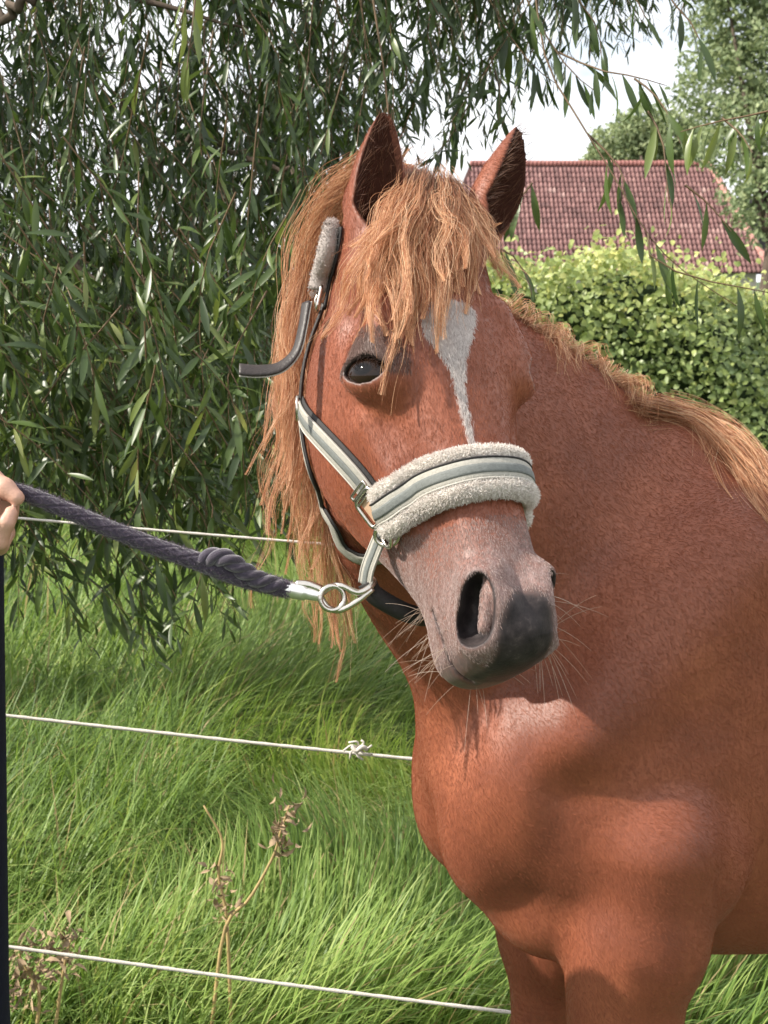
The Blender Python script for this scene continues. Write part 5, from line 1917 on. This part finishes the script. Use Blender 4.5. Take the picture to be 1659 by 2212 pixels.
RPX = [(-70, 1030, -.035), (0, 1056, -.03), (60, 1068, -.026), (150, 1105, -.02), (250, 1147, -.014), (350, 1186, -.008), (440, 1217, -.004), (520, 1246, 0), (580, 1262, .002), (630, 1275, .004)]
RW = catmull([at(x, y, HKD + d) for x, y, d in RPX], 420)
rrad = np.interp(np.linspace(0, 1, 420), [0, .12, .3, .6, .72, .80, .93, 1], [.0078, .0082, .0090, .0098, .0110, .0108, .0100, .0092])
T_ = nrm(np.gradient(RW, axis=0))
x_ = nrm(np.cross(T_, (0, 0, 1.0))); y_ = np.cross(x_, T_)
sl = np.concatenate([[0], np.cumsum(np.linalg.norm(np.diff(RW, axis=0), axis=1))])
seg = 48
ph = np.arange(seg) * 2 * math.pi / seg
# plaited surface: two families of eight strands going over and under each other
A_ = 4 * ph[None] + (sl * 2 * math.pi / .030)[:, None] * 1.0
B_ = 4 * ph[None] - (sl * 2 * math.pi / .030)[:, None] * 1.0
over = np.maximum(np.abs(np.cos(A_ / 1.0)) ** .7 * (np.sin(B_) > 0), np.abs(np.cos(B_ / 1.0)) ** .7 * (np.sin(B_) <= 0))
rad_ = rrad[:, None] * (.86 + .17 * over)
V = RW[:, None] + rad_[:, :, None] * (np.cos(ph)[None, :, None] * x_[:, None] + np.sin(ph)[None, :, None] * y_[:, None])
idx = np.arange(420 * seg).reshape(420, seg)
Fq = np.stack([idx[:-1], np.roll(idx, -1, 1)[:-1], np.roll(idx, -1, 1)[1:], idx[1:]], -1).reshape(-1, 4)
ROPE = simple_mat('dark_purple_cotton', (.034, .025, .044), .95, 0, .35, 160, .6, 700, sheen=.55)
rope = fast_mesh('rope', V.reshape(-1, 3), Fq, ROPE, lead)
# spliced loop lying along the rope near the hook
SPL = catmull([at(438, 1212, HKD - .006), at(462, 1203, HKD - .010), at(492, 1208, HKD - .012), at(525, 1232, HKD - .008), at(562, 1254, HKD - .004), at(604, 1268, HKD + .002)], 90)
T2 = nrm(np.gradient(SPL, axis=0)); x2 = nrm(np.cross(T2, (0, 0, 1.0))); y2 = np.cross(x2, T2)
s2 = np.concatenate([[0], np.cumsum(np.linalg.norm(np.diff(SPL, axis=0), axis=1))])
for k in range(3):
    pa = s2 * 2 * math.pi / .045 + k * 2.094
    MB().tube(SPL + .0052 * (np.cos(pa)[:, None] * x2 + np.sin(pa)[:, None] * y2), .0058, 8).build('splice_strand', ROPE, rope)
FZ = hair_mat('rope_fuzz', [(0, (.05, .035, .055)), (1, (.16, .13, .17))], .9, .2)
nS = 7000
i = r_.integers(0, 419, nS); k_ = r_.integers(0, seg, nS)
p0 = V[i, k_]; dn = nrm(p0 - RW[i])
dd = nrm(dn + r_.normal(0, .7, (nS, 3)))
Sf = p0[:, None] + dd[:, None] * (r_.uniform(.001, .0045, nS)[:, None] * u[None])[:, :, None]
hair_obj('fuzz', Sf, .00018, .0001, FZ, rope)
print('tack done', round(time.time() - T0, 1))
# ------------------------------------------------------------------ person holding the rope, mostly outside the picture on the left
HDP = HKD - .032
hd = at(-46, 1080, HDP)          # middle of the fist
pz_ = float(hd[2])
rdir = nrm(RW[30] - RW[4])       # along the rope, to the right
_py = float(hd[1]) + .42
pb = np.array([-(829.5 - 12) / FPX * (_py * .988 + .7 * .156) - .247, _py, 0.0])     # between the feet
JT = {'chest': 1.24, 'pelvis': .88}


def person_cap(P):
    """skin surface"""
    X = lambda x, y, z: pb + np.array([x, y, z])
    c = lambda a, b, ra, rb: sd_cap(P, a, b, ra, rb)
    f = sd_ell(P, X(0, 0, 1.20), (.165, .105, .25))
    f = smin(f, sd_ell(P, X(0, 0, .93), (.165, .110, .14)), .10)
    f = smin(f, c(X(0, .0, 1.36), X(0, -.01, 1.48), .06, .052), .05)
    f = smin(f, sd_ell(P, X(0, -.02, 1.575), (.074, .095, .112)), .025)
    f = smin(f, sd_ell(P, X(.03, -.115, 1.56), (.013, .018, .020)), .015)
    for s in (-1, 1):
        f = smin(f, c(X(s * .12, 0, 1.36), X(s * .135, 0, 1.33), .055, .055), .05)
        f = smin(f, c(X(s * .085, 0, .86), X(s * .10, -.005, .47), .085, .056), .05)
        f = smin(f, c(X(s * .10, -.005, .47), X(s * .10, .02, .09), .054, .038), .03)
        f = smin(f, c(X(s * .10, .02, .06), X(s * .11, -.14, .035), .042, .034), .03)
    # right arm hanging, left arm bent to the rope
    f = smin(f, c(X(-.175, 0, 1.34), X(-.215, .03, 1.08), .056, .044), .03)
    f = smin(f, c(X(-.215, .03, 1.08), X(-.20, -.05, .86), .042, .030), .02)
    f = smin(f, sd_ell(P, X(-.20, -.07, .79), (.022, .040, .075)), .02)
    sh, el = X(.140, 0, 1.33), X(.120, -.10, 1.09)
    f = smin(f, c(sh, el, .056, .045), .03)
    wr = hd + np.array([-.060, .035, -.030])
    f = smin(f, c(el, wr, .040, .028), .02)
    return f, wr, el


FW = nrm(np.array([-.15, -1.0, .1]))
UPV = nrm(np.array([0, 0, 1.0]) - rdir * rdir[2]); OUTV = np.cross(rdir, UPV)
if OUTV[1] > 0: OUTV = -OUTV          # towards the camera


def hand_sdf(P):
    q = P - hd.astype(np.float32)
    a = (q @ rdir).astype(np.float32); b_ = (q @ UPV).astype(np.float32); c_ = (q @ OUTV).astype(np.float32)
    Q = np.stack([a, b_, c_], 1)
    # palm behind the rope (away from the camera), fingers come under and over the front
    f = sd_ell(Q, (-.002, -.012, -.026), (.046, .044, .019))
    f = smin(f, sd_ell(Q, (-.020, .018, -.020), (.030, .022, .020)), .015)
    ln = [.94, 1.0, .97, .80]
    for i in range(4):
        x = .037 - .0205 * i
        k = ln[i]
        pts = [((x, -.030, -.030), .0105), ((x + .001, -.040, -.002), .0100), ((x + .002, -.030 - .004 * (1 - k), .0215), .0094), ((x + .002, -.007 * k, .0265), .0086), ((x + .002, .004 * k, .0215), .0076)]
        g = chain(Q, pts, .004)
        f = smin(f, g, .0035)
    # thumb lies over the top of the rope, pointing to the right
    th = chain(Q, [((-.030, .018, -.020), .0135), ((-.004, .026, -.010), .0115), ((.022, .024, .006), .0105), ((.038, .020, .012), .0088)], .006)
    return smin(f, th, .005)


def person_sdf(P):
    P = np.ascontiguousarray(P, np.float32)
    f, wr, el = person_cap(P)
    m = ((P - hd) ** 2).sum(1) < .16 ** 2
    if m.any():
        f[m] = smin(f[m], hand_sdf(P[m]), .016)
    return f


def cloth_sdf(P):
    """jacket and sleeves"""
    P = np.ascontiguousarray(P, np.float32)
    f, wr, el = person_cap(P)
    g = f - .016
    g = smax(g, P[:, 2] - (pb[2] + 1.43), .02)
    g = smax(g, (pb[2] + .20) - P[:, 2], .01)
    g = smax(g, .066 - np.sqrt(((P - hd) ** 2).sum(1)), .006)
    # straight hanging jacket body
    b_ = P - pb
    bd = np.maximum(.9 * sd_ell(np.stack([b_[:, 0] / (1 + .12 * np.clip(b_[:, 2] - .55, 0, .7)), b_[:, 1], np.zeros(len(P), np.float32)], 1), (0, 0, 0), (.236, .150, 1)), np.maximum(b_[:, 2] - 1.27, .20 - b_[:, 2])).astype(np.float32)
    g = smin(g, bd, .05)
    return g


def trouser_sdf(P):
    P = np.ascontiguousarray(P, np.float32)
    f, wr, el = person_cap(P)
    g = f - .018
    g = smax(g, P[:, 2] - (pb[2] + .40), .01)
    g = smax(g, (pb[2] + .10) - P[:, 2], .008)
    b_ = P - pb
    return g


hx, hy, hz = (float(v) for v in hd)
SKIN = simple_mat('skin', (.52, .30, .22), .5, 0, .12, 60, .3, 350)
NAVY = simple_mat('navy_cloth', (.005, .006, .015), .95, 0, .3, 60, .5, 300, .2)
DENIM = simple_mat('dark_trousers', (.010, .011, .020), .9, 0, .3, 90, .5, 300)
BOOT = simple_mat('rubber_boot', (.02, .022, .02), .5, 0, .2, 30)
person = empty('person', pb, 'person in navy clothes at the left edge, gripping the lead rope', 'person')
PGX = axis_grid([(pb[0] - .32, hx - .13, .014), (hx - .13, hx + .08, .0028), (hx + .08, hx + .10, .005)])
PGY = axis_grid([(hy - .16, hy - .07, .012), (hy - .07, hy + .09, .0028), (hy + .09, pb[1] + .22, .012)])
PGZ = axis_grid([(-.01, hz - .09, .016), (hz - .09, hz + .08, .0028), (hz + .08, 1.75, .012)])
V, Fq = mesh_implicit(person_sdf, PGX, PGY, PGZ)
fast_mesh('body', V, Fq, SKIN, person)
CG = [axis_grid([(a, b_, .013)]) for a, b_ in ((pb[0] - .34, pb[0] + .36), (hy - .18, pb[1] + .26), (-.02, 1.52))]
V, Fq = mesh_implicit(cloth_sdf, *CG); fast_mesh('jacket', V, Fq, NAVY, person)
V, Fq = mesh_implicit(trouser_sdf, *CG); fast_mesh('trousers', V, Fq, DENIM, person)
for s in (-1, 1):
    def bsdf(P, s=s):
        P = np.ascontiguousarray(P, np.float32)
        X = lambda x, y, z: pb + np.array([x, y, z])
        f = smin(sd_cap(P, X(s * .10, .02, .30), X(s * .10, .02, .08), .066, .055), sd_cap(P, X(s * .10, .02, .055), X(s * .11, -.15, .045), .056, .047), .03)
        return smax(f, (.004) - P[:, 2], .004)
    V, Fq = mesh_implicit(bsdf, axis_grid([(pb[0] + s * .10 - .10, pb[0] + s * .10 + .10, .010)]), axis_grid([(pb[1] - .24, pb[1] + .12, .010)]), axis_grid([(-.02, .40, .010)]))
    fast_mesh('boot', V, Fq, BOOT, person)
# hair, face
HC = pb + np.array([0, -.02, 1.575])
r2_ = np.random.default_rng(44)
dd = nrm(r2_.normal(0, 1, (2600, 3))); dd = dd[(dd[:, 2] > -.25) & ((dd[:, 1] > -.55) | (dd[:, 2] > .55))]
st = HC + dd * np.array([.078, .099, .116]); uu = np.linspace(0, 1, 8)
S_ = st[:, None] + (dd[:, None] * [1, 1, .2] * .02 * np.sin(uu * 2)[None, :, None]) + np.array([0, .03, -.17])[None, None] * (uu ** 1.4)[None, :, None] * (1.1 - dd[:, 2])[:, None, None]
hair_obj('hair', S_, .0012, .0006, hair_mat('brown_hair', [(0, (.05, .03, .02)), (1, (.12, .07, .04))]), person)
for s in (-1, 1):
    me = bpy.data.meshes.new('eye'); bm = bmesh.new(); bmesh.ops.create_uvsphere(bm, u_segments=16, v_segments=10, radius=.012); bm.to_mesh(me); bm.free()
    o = link_mesh('eye', me, simple_mat('person_eye', (.10, .07, .05), .1), None); o.location = tuple(HC + np.array([.012 + s * .030, -.083, .012])); o.parent = person
    o.matrix_parent_inverse = Matrix.Translation(person.location).inverted()
mo = MB().ribbon(catmull([HC + [-.014, -.086, -.052], HC + [.010, -.094, -.054], HC + [.034, -.086, -.052]], 10), np.tile([0, -1.0, 0], (10, 1)), .012, .004, .3, 5).build('mouth', simple_mat('lips', (.42, .17, .15), .5), person)
print('person', round(time.time() - T0, 1))
